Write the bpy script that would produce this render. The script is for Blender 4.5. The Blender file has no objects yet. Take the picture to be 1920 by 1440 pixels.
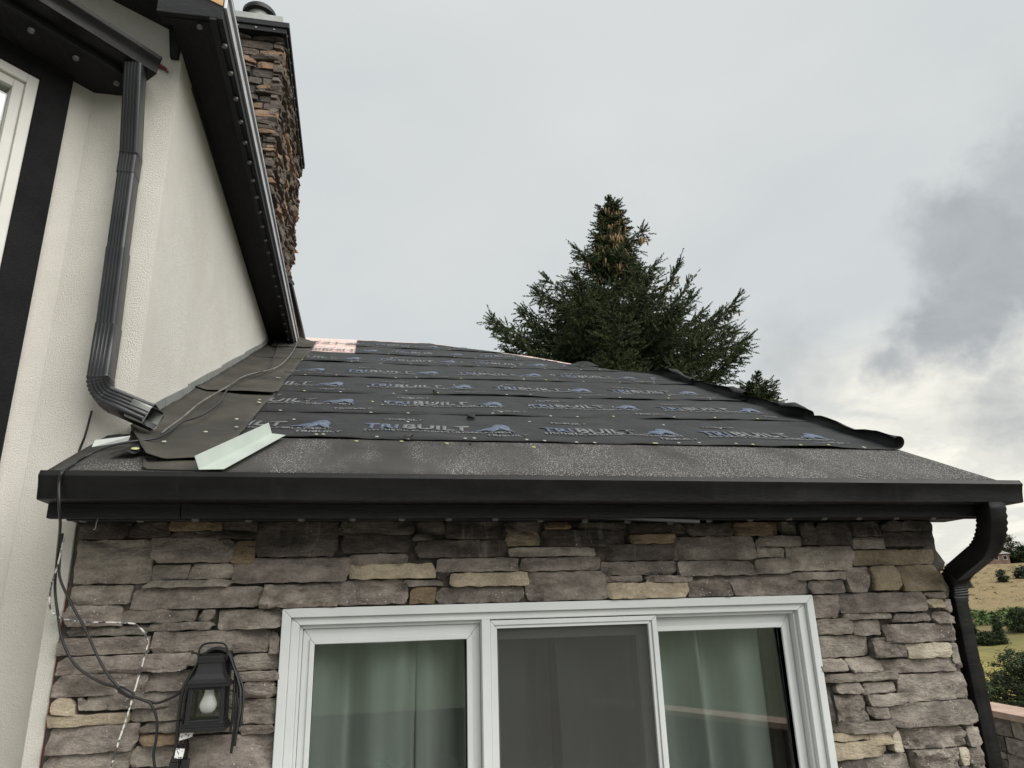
import bpy, math, random
import numpy as np
from mathutils import Vector, Matrix, noise

# ------------------------------------------------------------------ camera, sky, sun, exposure
scene = bpy.context.scene
COL = scene.collection
cam_data = bpy.data.cameras.new("camera")
cam = bpy.data.objects.new("camera", cam_data)
COL.objects.link(cam)
cam_data.sensor_fit = 'HORIZONTAL'
cam_data.sensor_width = 36.0
cam_data.lens = 36.0 * 1349.9 / 1920.0
cam_data.clip_start = 0.05
cam_data.clip_end = 9000.0
yaw, pitch, roll = (math.radians(v) for v in (-12.238, 17.809, -1.704))
fw = Vector((-math.sin(yaw) * math.cos(pitch), math.cos(yaw) * math.cos(pitch), math.sin(pitch)))
r0 = Vector((math.cos(yaw), math.sin(yaw), 0.0))
u0 = r0.cross(fw)
rt = r0 * math.cos(roll) + u0 * math.sin(roll)
up = -r0 * math.sin(roll) + u0 * math.cos(roll)
cam.matrix_world = Matrix(((rt.x, up.x, -fw.x, 0.0), (rt.y, up.y, -fw.y, -3.23), (rt.z, up.z, -fw.z, 2.03), (0, 0, 0, 1)))
scene.camera = cam

SUN_EL, SUN_AZ = 42.0, 140.0          # azimuth from +Y towards +X: behind the camera, to its right
world = bpy.data.worlds.new("World")
scene.world = world
world.use_nodes = True
wt = world.node_tree
wt.nodes.clear()


def nd(tree, kind, ins=None, **props):
    n = tree.nodes.new(kind)
    for k, v in props.items():
        setattr(n, k, v)
    for k, v in (ins or {}).items():
        s = n.inputs[k]
        if isinstance(v, bpy.types.NodeSocket):
            tree.links.new(v, s)
        else:
            s.default_value = v
    return n


def ramp(tree, fac, stops, interp='LINEAR'):
    n = tree.nodes.new('ShaderNodeValToRGB')
    tree.links.new(fac, n.inputs[0])
    e = n.color_ramp.elements
    n.color_ramp.interpolation = interp
    while len(e) < len(stops):
        e.new(0.5)
    for i, (p, c) in enumerate(stops):
        e[i].position = p
        e[i].color = (c, c, c, 1) if isinstance(c, (int, float)) else (*c, 1)
    return n.outputs[0]


def mth(tree, op, a, b=0.0, c=0.0, clamp=False):
    n = nd(tree, 'ShaderNodeMath', {0: a, 1: b, 2: c}, operation=op, use_clamp=clamp)
    return n.outputs[0]


def mixc(tree, f, a, b, mode='MIX'):
    n = tree.nodes.new('ShaderNodeMix')
    n.data_type = 'RGBA'
    n.blend_type = mode
    for k, v in ((0, f), (6, a), (7, b)):
        s = n.inputs[k]
        if isinstance(v, bpy.types.NodeSocket):
            tree.links.new(v, s)
        elif k == 0:
            s.default_value = v
        else:
            s.default_value = (*v, 1) if len(v) == 3 else v
    return n.outputs[2]


def build_sky():
    t = wt
    dirn = nd(t, 'ShaderNodeTexCoord').outputs['Generated']
    sep = nd(t, 'ShaderNodeSeparateXYZ', {0: dirn})
    z = sep.outputs[2]
    zc = mth(t, 'MAXIMUM', z, 0.0)
    # cloud layer seen from below: squash towards the horizon
    den = mth(t, 'ADD', zc, 0.22)
    sx = mth(t, 'DIVIDE', sep.outputs[0], den)
    sy = mth(t, 'DIVIDE', sep.outputs[1], den)
    cl = nd(t, 'ShaderNodeCombineXYZ', {0: sx, 1: sy, 2: 0.3}).outputs[0]
    big = nd(t, 'ShaderNodeTexNoise', {'Vector': cl, 'Scale': 1.1, 'Detail': 5.0, 'Roughness': 0.55, 'Distortion': 0.3}).outputs[0]
    fine = nd(t, 'ShaderNodeTexNoise', {'Vector': cl, 'Scale': 3.2, 'Detail': 7.0, 'Roughness': 0.58, 'Distortion': 0.5}).outputs[0]
    # wobble the direction before measuring the distance to the cloud banks
    wob = nd(t, 'ShaderNodeTexNoise', {'Vector': dirn, 'Scale': 6.5, 'Detail': 9.0, 'Roughness': 0.60}).outputs[1]
    wv = nd(t, 'ShaderNodeVectorMath', {0: wob, 1: (0.5, 0.5, 0.5)}, operation='SUBTRACT').outputs[0]
    wv = nd(t, 'ShaderNodeVectorMath', {0: wv, 3: 0.22}, operation='SCALE').outputs[0]
    dv = nd(t, 'ShaderNodeVectorMath', {0: dirn, 1: wv}, operation='ADD').outputs[0]

    def bank(c, r0_, r1_):
        d = nd(t, 'ShaderNodeVectorMath', {0: dv, 1: c}, operation='DISTANCE').outputs[1]
        n = nd(t, 'ShaderNodeMapRange', {'Value': d, 'From Min': r0_, 'From Max': r1_, 'To Min': 1.0, 'To Max': 0.0}, interpolation_type='SMOOTHSTEP')
        return n.outputs[0]
    dark = None
    for c, a, b, w in CLOUD_BANKS:
        k = mth(t, 'MULTIPLY', bank(c, a, b), w)
        dark = k if dark is None else mth(t, 'MAXIMUM', dark, k)
    base = ramp(t, big, [(0.30, (0.60, 0.645, 0.662)), (0.52, (0.655, 0.688, 0.69)), (0.72, (0.715, 0.735, 0.728))])
    # brighter towards the zenith, as under any even cloud cover
    zen = nd(t, 'ShaderNodeMapRange', {'Value': z, 'From Min': 0.68, 'From Max': 1.0, 'To Min': 1.0, 'To Max': 1.45}, interpolation_type='SMOOTHSTEP').outputs[0]
    # broken bright gaps low in the east
    low = nd(t, 'ShaderNodeMapRange', {'Value': z, 'From Min': 0.02, 'From Max': 0.40, 'To Min': 1.0, 'To Max': 0.0}, interpolation_type='SMOOTHSTEP').outputs[0]
    glow = bank(Vector((0.70, 0.66, 0.19)).normalized(), 0.03, 0.42)
    gaps = ramp(t, fine, [(0.36, 0.0), (0.56, 1.0)])
    gl = mth(t, 'MULTIPLY', mth(t, 'MULTIPLY', mth(t, 'MULTIPLY', glow, low), 4.2), mth(t, 'ADD', mth(t, 'MULTIPLY', gaps, 0.7), 0.3), clamp=True)
    c1 = mixc(t, gl, base, (0.98, 0.95, 0.85))
    lump = ramp(t, fine, [(0.42, 0.0), (0.60, 1.0)])
    grey = mth(t, 'MULTIPLY', mth(t, 'MULTIPLY', mth(t, 'SUBTRACT', 1.0, lump), low), mth(t, 'MULTIPLY', glow, 2.2), clamp=True)
    c1 = mixc(t, mth(t, 'MULTIPLY', grey, 0.34), c1, (0.47, 0.485, 0.49))
    dtone = ramp(t, fine, [(0.33, (0.345, 0.372, 0.395)), (0.70, (0.475, 0.498, 0.512))])
    c2 = mixc(t, dark, c1, dtone)
    sky = nd(t, 'ShaderNodeTexSky', sky_type='NISHITA', sun_disc=False, sun_elevation=math.radians(SUN_EL), sun_rotation=math.radians(SUN_AZ)).outputs[0]
    bg_sky = nd(t, 'ShaderNodeBackground', {'Color': sky, 'Strength': 0.05}).outputs[0]
    bg_cl = nd(t, 'ShaderNodeBackground', {'Color': c2, 'Strength': mth(t, 'MULTIPLY', zen, 0.332)}).outputs[0]
    mixed = nd(t, 'ShaderNodeMixShader', {0: 0.96, 1: bg_sky, 2: bg_cl}).outputs[0]
    out = nd(t, 'ShaderNodeOutputWorld', {'Surface': mixed})


EYE = Vector((0.0, -3.23, 2.03))
CLOUD_BANKS = [((Vector(p) - EYE).normalized(), a, b, w) for p, a, b, w in zip(
    [(15.024, 10.000, 10.314), (17.072, 10.000, 12.360), (13.339, 10.000, 8.490), (11.900, 10.000, 7.226), (17.198, 10.000, 10.340), (14.661, 10.000, 6.306), (9.305, 10.000, 6.987), (18.619, 10.000, 14.561)],
    (0.050, 0.045, 0.030, 0.010, 0.050, 0.010, 0.0, 0.0), (0.125, 0.120, 0.092, 0.060, 0.150, 0.070, 0.10, 0.15), (0.95, 0.75, 0.95, 0.85, 0.95, 0.62, 0.40, 0.30))]
CLOUD_BANKS += [(Vector(c).normalized(), a, b, 0.85) for c, a, b in (((-0.85, 0.1, 0.45), 0.05, 0.25), ((0.2, -0.85, 0.5), 0.05, 0.25), ((0.9, -0.2, 0.35), 0.05, 0.22), ((-0.5, -0.7, 0.3), 0.05, 0.2))]
build_sky()

sun_data = bpy.data.lights.new("sun", 'SUN')
sun_data.energy = 1.5
sun_data.angle = math.radians(64)
sun_data.color = (1.0, 0.97, 0.92)
sun = bpy.data.objects.new("sun", sun_data)
COL.objects.link(sun)
sd = Vector((math.sin(math.radians(SUN_AZ)) * math.cos(math.radians(SUN_EL)), math.cos(math.radians(SUN_AZ)) * math.cos(math.radians(SUN_EL)), math.sin(math.radians(SUN_EL))))
sun.rotation_euler = (-sd).to_track_quat('-Z', 'Y').to_euler()
vs = scene.view_settings
vs.view_transform = 'Standard'
vs.look = 'None'
vs.exposure = 1.62
vs.gamma = 1.0
vs.use_curve_mapping = False
try:
    scene.cycles.max_bounces = 10
    scene.cycles.transparent_max_bounces = 16
except Exception:
    pass

rng = random.Random(7)
nrs = np.random.RandomState(11)


# ------------------------------------------------------------------ materials
def new_mat(name):
    m = bpy.data.materials.new(name)
    m.use_nodes = True
    t = m.node_tree
    t.nodes.clear()
    out = t.nodes.new('ShaderNodeOutputMaterial')
    return m, t, out


def mat(name, col, col2=None, rough=0.6, scale=6.0, lo=0.35, hi=0.65, bump=0.0, bscale=60.0, bdist=0.01, metal=0.0, spec=0.5, stretch=(1, 1, 1), perobj=0.0, specks=0.0, detail=6.0, rough_var=0.0, stain=0.0, streak=0.0, grain=0.0):
    m, t, out = new_mat(name)
    pos = nd(t, 'ShaderNodeNewGeometry').outputs['Position']
    mp = nd(t, 'ShaderNodeVectorMath', {0: pos, 1: stretch}, operation='MULTIPLY').outputs[0]
    nz = nd(t, 'ShaderNodeTexNoise', {'Vector': mp, 'Scale': scale, 'Detail': detail, 'Roughness': 0.62}).outputs[0]
    base = ramp(t, nz, [(lo, col), (hi, col2 or col)])
    if perobj:
        oi = nd(t, 'ShaderNodeObjectInfo').outputs['Random']
        k = nd(t, 'ShaderNodeMapRange', {'Value': oi, 'To Min': 1.0 - perobj, 'To Max': 1.0 + perobj}).outputs[0]
        base = mixc(t, 1.0, base, nd(t, 'ShaderNodeCombineXYZ', {0: k, 1: k, 2: k}).outputs[0], 'MULTIPLY')
    if grain:
        ng = nd(t, 'ShaderNodeTexNoise', {'Vector': pos, 'Scale': 95.0, 'Detail': 6.0, 'Roughness': 0.75}).outputs[0]
        k = nd(t, 'ShaderNodeMapRange', {'Value': ng, 'From Min': 0.32, 'From Max': 0.68, 'To Min': 1.0 - grain, 'To Max': 1.0 + grain}).outputs[0]
        base = mixc(t, 1.0, base, nd(t, 'ShaderNodeCombineXYZ', {0: k, 1: k, 2: k}).outputs[0], 'MULTIPLY')
    if stain:
        ns = nd(t, 'ShaderNodeTexNoise', {'Vector': pos, 'Scale': 5.5, 'Detail': 4.0, 'Roughness': 0.6, 'Distortion': 0.6}).outputs[0]
        k = nd(t, 'ShaderNodeMapRange', {'Value': ns, 'From Min': 0.3, 'From Max': 0.7, 'To Min': 1.0 - stain, 'To Max': 1.0 + stain * 0.6}).outputs[0]
        base = mixc(t, 1.0, base, nd(t, 'ShaderNodeCombineXYZ', {0: k, 1: k, 2: k}).outputs[0], 'MULTIPLY')
    if streak:
        sv = nd(t, 'ShaderNodeVectorMath', {0: pos, 1: (26.0, 26.0, 1.6)}, operation='MULTIPLY').outputs[0]
        n5 = nd(t, 'ShaderNodeTexNoise', {'Vector': sv, 'Scale': 1.0, 'Detail': 3.0, 'Roughness': 0.6}).outputs[0]
        n6 = nd(t, 'ShaderNodeTexNoise', {'Vector': pos, 'Scale': 2.2, 'Detail': 2.0}).outputs[0]
        a = mth(t, 'MULTIPLY', ramp(t, n5, [(0.54, 0.0), (0.66, 1.0)]), ramp(t, n6, [(0.48, 0.0), (0.60, 1.0)]))
        base = mixc(t, mth(t, 'MULTIPLY', a, streak), base, (0.40, 0.37, 0.33))
    if specks:
        vo = nd(t, 'ShaderNodeTexVoronoi', {'Vector': pos, 'Scale': 52.0}).outputs['Distance']
        n2 = nd(t, 'ShaderNodeTexNoise', {'Vector': pos, 'Scale': 4.0, 'Detail': 3.0}).outputs[0]
        a = ramp(t, vo, [(0.10, 1.0), (0.17, 0.0)])
        b = ramp(t, n2, [(0.60 - specks, 0.0), (0.66 - specks, 1.0)])
        base = mixc(t, mth(t, 'MULTIPLY', a, b), base, (0.62, 0.62, 0.60))
    b = nd(t, 'ShaderNodeBsdfPrincipled', {'Base Color': base, 'Roughness': rough, 'Metallic': metal, 'Specular IOR Level': spec})
    if rough_var:
        rr = nd(t, 'ShaderNodeMapRange', {'Value': nz, 'From Min': 0.3, 'From Max': 0.7, 'To Min': rough - rough_var, 'To Max': rough + rough_var}).outputs[0]
        t.links.new(rr, b.inputs['Roughness'])
    if bump:
        n3 = nd(t, 'ShaderNodeTexNoise', {'Vector': mp, 'Scale': bscale, 'Detail': 7.0, 'Roughness': 0.68}).outputs[0]
        bn = nd(t, 'ShaderNodeBump', {'Height': n3, 'Strength': bump, 'Distance': bdist}).outputs[0]
        t.links.new(bn, b.inputs['Normal'])
    t.links.new(b.outputs[0], out.inputs[0])
    return m


M = {}
ST = dict(rough=0.85, spec=0.25, bump=1.0, bscale=26, bdist=0.030, perobj=0.20, stretch=(1, 1, 2.2))
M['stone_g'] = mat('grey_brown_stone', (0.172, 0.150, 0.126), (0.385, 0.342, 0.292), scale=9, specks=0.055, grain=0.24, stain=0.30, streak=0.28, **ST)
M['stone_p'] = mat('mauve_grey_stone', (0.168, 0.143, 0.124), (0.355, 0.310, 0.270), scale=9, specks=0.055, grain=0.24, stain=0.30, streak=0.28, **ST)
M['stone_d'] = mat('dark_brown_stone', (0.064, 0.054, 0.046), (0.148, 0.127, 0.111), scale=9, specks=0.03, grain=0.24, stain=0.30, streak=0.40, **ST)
M['stone_r'] = mat('split_faced_stone', (0.122, 0.106, 0.090), (0.340, 0.298, 0.254), scale=13, specks=0.055, grain=0.24, stain=0.30, streak=0.20, **ST)
M['stone_t'] = mat('tan_stone', (0.240, 0.175, 0.112), (0.400, 0.305, 0.200), scale=8, grain=0.24, stain=0.30, streak=0.00, **ST)
M['stone_c'] = mat('cream_stone', (0.345, 0.285, 0.205), (0.560, 0.475, 0.350), scale=8, grain=0.24, stain=0.30, streak=0.15, **ST)
M['stone_w'] = mat('pale_stone', (0.462, 0.407, 0.308), (0.638, 0.572, 0.451), scale=12, **ST)
M['stone_o'] = mat('olive_buff_stone', (0.251, 0.204, 0.138), (0.408, 0.337, 0.235), scale=8, specks=0.03, grain=0.24, stain=0.30, streak=0.20, **ST)
M['mortar'] = mat('grey_mortar', (0.055, 0.049, 0.042), (0.105, 0.094, 0.081), rough=0.95, scale=25, bump=0.8, bscale=80, spec=0.2)
CH = dict(rough=0.85, spec=0.25, bump=1.0, bscale=26, bdist=0.030, perobj=0.25, stretch=(1, 1, 2.2))
M['chim_a'] = mat('umber_ledge_stone', (0.067, 0.055, 0.048), (0.147, 0.123, 0.106), scale=9, **CH)
M['chim_b'] = mat('brown_ledge_stone', (0.100, 0.084, 0.070), (0.185, 0.155, 0.130), scale=9, **CH)
M['chim_c'] = mat('rust_ledge_stone', (0.180, 0.115, 0.076), (0.285, 0.195, 0.132), scale=9, **CH)
M['stucco'] = mat('white_stucco', (0.770, 0.742, 0.672), (0.830, 0.805, 0.738), rough=0.95, scale=1.6, stain=0.03, bump=1.0, bscale=215, bdist=0.016, spec=0.15)
M['black_stucco'] = mat('black_stucco', (0.006, 0.006, 0.007), (0.011, 0.011, 0.012), rough=0.9, scale=5, bump=0.9, bscale=110, bdist=0.012, spec=0.2)
M['black_wood'] = mat('black_painted_wood', (0.006, 0.007, 0.008), (0.013, 0.014, 0.015), rough=0.6, scale=5, bump=0.6, bscale=12, bdist=0.008, stretch=(1, 1, 8), spec=0.25)
M['soffit_board'] = mat('black_grained_board', (0.006, 0.006, 0.007), (0.012, 0.012, 0.013), rough=0.6, scale=5, bump=0.7, bscale=10, bdist=0.010, stretch=(8, 1, 8), spec=0.25)
M['gutter'] = mat('black_aluminium', (0.004, 0.004, 0.004), (0.007, 0.007, 0.007), rough=0.40, scale=3, rough_var=0.08, stretch=(1, 1, 3), spec=0.20, streak=0.008, bump=0.12, bscale=2.0, bdist=0.05)
M['spout'] = mat('charcoal_aluminium', (0.014, 0.015, 0.017), (0.021, 0.022, 0.024), rough=0.36, scale=4, rough_var=0.07, spec=0.5)
M['drip'] = mat('grey_drip_metal', (0.42, 0.43, 0.44), (0.55, 0.56, 0.57), rough=0.45, scale=14, metal=0.4)
M['galv'] = mat('galvanised_sheet', (0.211, 0.223, 0.211), (0.285, 0.298, 0.285), rough=0.5, scale=6, metal=0.35)
M['white_metal'] = mat('white_coated_metal', (0.330, 0.375, 0.335), (0.385, 0.425, 0.385), rough=0.4, scale=6)
M['vinyl'] = mat('white_vinyl', (0.486, 0.506, 0.503), (0.536, 0.554, 0.545), rough=0.42, scale=2.5)
M['frame_grey'] = mat('greige_window_frame', (0.468, 0.459, 0.425), (0.527, 0.518, 0.484), rough=0.5, scale=3)
M['felt'] = mat('black_underlayment', (0.0165, 0.0170, 0.0175), (0.0310, 0.0315, 0.0320), rough=0.62, scale=3.5, stain=0.30, bump=0.9, bscale=11, bdist=0.012, spec=0.17, rough_var=0.10)
M['felt_side'] = mat('brown_grey_felt', (0.031, 0.029, 0.025), (0.060, 0.055, 0.046), rough=0.8, scale=2.6, bump=0.35, bscale=25, bdist=0.010, spec=0.2)
M['dark_void'] = mat('dark_interior', (0.006, 0.006, 0.006), rough=0.9)
M['room'] = mat('dim_room_wall', (0.16, 0.15, 0.13), (0.19, 0.18, 0.16), rough=0.9)
M['osb'] = mat('bare_board', (0.36, 0.22, 0.10), (0.55, 0.38, 0.20), rough=0.8, scale=30, stretch=(1, 1, 4))
M['shingle'] = mat('dark_shingle', (0.022, 0.021, 0.020), (0.05, 0.048, 0.046), rough=0.9, scale=60)
M['cap'] = mat('yellow_plastic', (0.30, 0.30, 0.08), (0.40, 0.40, 0.18), rough=0.5, scale=20)
M['cap_pale'] = mat('faded_plastic', (0.24, 0.24, 0.19), (0.34, 0.34, 0.28), rough=0.5, scale=20)
M['cable'] = mat('black_rubber', (0.006, 0.006, 0.007), (0.011, 0.011, 0.012), rough=0.5, scale=20)
M['cable_grey'] = mat('dusty_rubber', (0.06, 0.057, 0.05), (0.16, 0.15, 0.135), rough=0.7, scale=9)
M['wire'] = mat('frayed_white_wire', (0.05, 0.05, 0.05), (0.62, 0.60, 0.56), rough=0.6, scale=40, lo=0.46, hi=0.52)
M['tag'] = mat('white_paper_tag', (0.15, 0.15, 0.15), (0.74, 0.74, 0.72), rough=0.6, scale=110, lo=0.40, hi=0.45, detail=1.0)
M['lamp_black'] = mat('black_lantern_metal', (0.006, 0.006, 0.007), (0.011, 0.011, 0.012), rough=0.5, scale=9, spec=0.3)
M['bulb'] = mat('frosted_white_bulb', (0.88, 0.88, 0.87), rough=0.35)
M['light_disc'] = mat('grey_led_lens', (0.110, 0.110, 0.105), rough=0.35)
M['red_mark'] = mat('red_sealant', (0.10, 0.012, 0.010), (0.20, 0.030, 0.020), rough=0.7, scale=40)
M['curtain'] = mat('pale_green_curtain', (0.348, 0.379, 0.357), (0.423, 0.454, 0.429), rough=0.9, scale=3, stretch=(3, 3, 0.4))
M['brown_post'] = mat('dark_brown_stile', (0.030, 0.024, 0.020), (0.05, 0.042, 0.034), rough=0.55)
M['concrete'] = mat('patio_concrete', (0.26, 0.245, 0.22), (0.36, 0.34, 0.31), rough=0.9, scale=2.5, bump=0.3, bscale=90)
M['coping'] = mat('sandstone_coping', (0.30, 0.205, 0.160), (0.42, 0.30, 0.235), rough=0.85, scale=5, bump=0.4, bscale=40)
M['bark'] = mat('conifer_bark', (0.045, 0.034, 0.026), (0.09, 0.07, 0.055), rough=0.95, scale=12)
M['needle'] = mat('spruce_needles', (0.020, 0.032, 0.013), (0.070, 0.090, 0.038), rough=0.7, scale=3.2, spec=0.25, lo=0.32, hi=0.7)
M['needle_tip'] = mat('light_spruce_needles', (0.050, 0.072, 0.024), (0.100, 0.128, 0.048), rough=0.7, scale=4, spec=0.25)
M['cone'] = mat('brown_spruce_cone', (0.150, 0.090, 0.040), (0.270, 0.175, 0.082), rough=0.8, scale=14)
M['far_needle'] = mat('hill_pine_needles', (0.026, 0.040, 0.022), (0.062, 0.082, 0.040), rough=0.9, scale=0.8, spec=0.1)
M['far_needle2'] = mat('hill_juniper_needles', (0.032, 0.044, 0.030), (0.060, 0.076, 0.048), rough=0.9, scale=0.8, spec=0.1)
M['scrub'] = mat('scrub_leaves', (0.060, 0.093, 0.033), (0.123, 0.173, 0.068), rough=0.9, scale=0.25, spec=0.1)
M['tuft'] = mat('dry_brush', (0.060, 0.055, 0.030), (0.12, 0.105, 0.06), rough=0.9, scale=0.3, spec=0.1)
M['house_wall'] = mat('brown_siding', (0.16, 0.095, 0.070), (0.21, 0.13, 0.10), rough=0.85, scale=0.8)
M['house_wall2'] = mat('sand_siding', (0.30, 0.24, 0.18), (0.38, 0.31, 0.24), rough=0.85, scale=0.8)
M['house_roof'] = mat('grey_far_shingles', (0.19, 0.18, 0.17), (0.27, 0.26, 0.25), rough=0.9, scale=1.2)
M['house_trim'] = mat('pale_far_trim', (0.55, 0.55, 0.52), rough=0.7)
M['clay'] = mat('clay_planter', (0.55, 0.53, 0.48), (0.62, 0.60, 0.55), rough=0.8, scale=8)
M['plant'] = mat('planter_leaves', (0.03, 0.06, 0.02), (0.08, 0.12, 0.04), rough=0.7, scale=9)


def ink(name, c):
    m, t, out = new_mat(name)
    pos = nd(t, 'ShaderNodeNewGeometry').outputs['Position']
    nz = nd(t, 'ShaderNodeTexNoise', {'Vector': pos, 'Scale': 55.0, 'Detail': 5.0, 'Roughness': 0.7}).outputs[0]
    base = mixc(t, ramp(t, nz, [(0.38, 0.02), (0.62, 0.64)]), (0.045, 0.044, 0.042), c)
    b = nd(t, 'ShaderNodeBsdfPrincipled', {'Base Color': base, 'Roughness': 0.6, 'Specular IOR Level': 0.4})
    t.links.new(b.outputs[0], out.inputs[0])
    return m


M['ink_blue'] = ink('blue_print', (0.120, 0.185, 0.320))
M['ink_grey'] = ink('grey_print', (0.265, 0.280, 0.290))


def dusty_mat():
    m, t, out = new_mat('dusty_eave_sheet')
    pos = nd(t, 'ShaderNodeNewGeometry').outputs['Position']
    nz = nd(t, 'ShaderNodeTexNoise', {'Vector': pos, 'Scale': 2.2, 'Detail': 5.0}).outputs[0]
    base = ramp(t, nz, [(0.35, (0.030, 0.029, 0.027)), (0.68, (0.052, 0.050, 0.046))])
    # grit scattered over the right two thirds, with thin trails down the slope
    vo = nd(t, 'ShaderNodeTexVoronoi', {'Vector': pos, 'Scale': 115.0}).outputs['Distance']
    st = nd(t, 'ShaderNodeTexNoise', {'Vector': nd(t, 'ShaderNodeVectorMath', {0: pos, 1: (5.0, 1.6, 1.6)}, operation='MULTIPLY').outputs[0], 'Scale': 1.0, 'Detail': 5.0}).outputs[0]
    x = nd(t, 'ShaderNodeSeparateXYZ', {0: pos}).outputs[0]
    xr = nd(t, 'ShaderNodeMapRange', {'Value': x, 'From Min': 0.0, 'From Max': 0.9, 'To Min': -0.14, 'To Max': 0.05}).outputs[0]
    a = ramp(t, vo, [(0.20, 1.0), (0.30, 0.0)])
    k = ramp(t, mth(t, 'ADD', st, xr), [(0.30, 0.0), (0.52, 1.0)])
    base = mixc(t, mth(t, 'MULTIPLY', a, k), base, (0.46, 0.45, 0.43))
    base = mixc(t, mth(t, 'MULTIPLY', k, 0.08), base, (0.16, 0.155, 0.148))
    b = nd(t, 'ShaderNodeBsdfPrincipled', {'Base Color': base, 'Roughness': 0.8, 'Specular IOR Level': 0.2})
    bn = nd(t, 'ShaderNodeBump', {'Height': nz, 'Strength': 0.2, 'Distance': 0.01}).outputs[0]
    t.links.new(bn, b.inputs['Normal'])
    t.links.new(b.outputs[0], out.inputs[0])
    return m


M['dusty'] = dusty_mat()


def pink_mat():
    m, t, out = new_mat('pink_sheathing')
    pos = nd(t, 'ShaderNodeNewGeometry').outputs['Position']
    nz = nd(t, 'ShaderNodeTexNoise', {'Vector': pos, 'Scale': 9.0, 'Detail': 4.0}).outputs[0]
    base = ramp(t, nz, [(0.35, (0.60, 0.43, 0.385)), (0.65, (0.70, 0.53, 0.48))])
    br = nd(t, 'ShaderNodeTexBrick', {'Vector': pos, 'Scale': 2.2, 'Mortar Size': 0.012, 'Color1': (1, 1, 1, 1), 'Color2': (1, 1, 1, 1), 'Mortar': (0.45, 0.4, 0.4, 1)}).outputs[0]
    base = mixc(t, 0.6, base, br, 'MULTIPLY')
    b = nd(t, 'ShaderNodeBsdfPrincipled', {'Base Color': base, 'Roughness': 0.7})
    t.links.new(b.outputs[0], out.inputs[0])
    return m


M['pink'] = pink_mat()


def glass_mat(name, tint, refl=0.10):
    m, t, out = new_mat(name)
    tr = nd(t, 'ShaderNodeBsdfTransparent', {'Color': (*tint, 1)}).outputs[0]
    gl = nd(t, 'ShaderNodeBsdfGlossy', {'Color': (1, 1, 1, 1), 'Roughness': 0.004}).outputs[0]
    lw = nd(t, 'ShaderNodeFresnel', {'IOR': 1.5}).outputs[0]
    f = mth(t, 'ADD', mth(t, 'MULTIPLY', lw, 0.9), refl, clamp=True)
    mx = nd(t, 'ShaderNodeMixShader', {0: f, 1: tr, 2: gl}).outputs[0]
    t.links.new(mx, out.inputs[0])
    return m


M['glass'] = glass_mat('window_glass', (0.925, 0.950, 0.930), 0.045)
M['lamp_glass'] = glass_mat('lantern_glass', (0.97, 0.975, 0.965), 0.012)


def screen_mat():
    m, t, out = new_mat('insect_mesh')
    tr = nd(t, 'ShaderNodeBsdfTransparent', {'Color': (1, 1, 1, 1)}).outputs[0]
    df = nd(t, 'ShaderNodeBsdfDiffuse', {'Color': (0.07, 0.07, 0.067, 1)}).outputs[0]
    mx = nd(t, 'ShaderNodeMixShader', {0: 0.44, 1: tr, 2: df}).outputs[0]
    t.links.new(mx, out.inputs[0])
    return m


M['screen'] = screen_mat()


def terrain_mat():
    m, t, out = new_mat('foothill_ground')
    pos = nd(t, 'ShaderNodeNewGeometry').outputs['Position']
    flat = nd(t, 'ShaderNodeVectorMath', {0: pos, 1: (1, 1, 0)}, operation='MULTIPLY').outputs[0]
    r = nd(t, 'ShaderNodeVectorMath', {0: flat}, operation='LENGTH').outputs[1]
    n1 = nd(t, 'ShaderNodeTexNoise', {'Vector': pos, 'Scale': 0.045, 'Detail': 6.0, 'Roughness': 0.6}).outputs[0]
    rr = mth(t, 'ADD', r, mth(t, 'MULTIPLY', mth(t, 'SUBTRACT', n1, 0.5), 70.0))
    k = nd(t, 'ShaderNodeMapRange', {'Value': rr, 'From Min': 0.0, 'From Max': 320.0}).outputs[0]
    base = ramp(t, k, [(0.0, (0.075, 0.080, 0.030)), (0.11, (0.10, 0.095, 0.035)), (0.15, (0.270, 0.235, 0.065)), (0.32, (0.290, 0.245, 0.080)), (0.40, (0.15, 0.135, 0.058)), (0.47, (0.19, 0.150, 0.075)), (0.54, (0.235, 0.178, 0.098)), (0.80, (0.255, 0.190, 0.108)), (1.0, (0.15, 0.135, 0.07))])
    n2 = nd(t, 'ShaderNodeTexNoise', {'Vector': pos, 'Scale': 0.7, 'Detail': 8.0, 'Roughness': 0.7}).outputs[0]
    base = mixc(t, ramp(t, n2, [(0.40, 0.0), (0.66, 0.55)]), base, (0.085, 0.080, 0.036))
    yy = nd(t, 'ShaderNodeSeparateXYZ', {0: pos}).outputs[1]
    wood = nd(t, 'ShaderNodeMapRange', {'Value': yy, 'From Min': -4.0, 'From Max': -40.0, 'To Min': 0.0, 'To Max': 0.85}).outputs[0]
    base = mixc(t, wood, base, mixc(t, n2, (0.030, 0.050, 0.030), (0.075, 0.100, 0.050)))
    b = nd(t, 'ShaderNodeBsdfPrincipled', {'Base Color': base, 'Roughness': 0.95, 'Specular IOR Level': 0.1})
    t.links.new(b.outputs[0], out.inputs[0])
    return m


M['terrain'] = terrain_mat()


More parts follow.
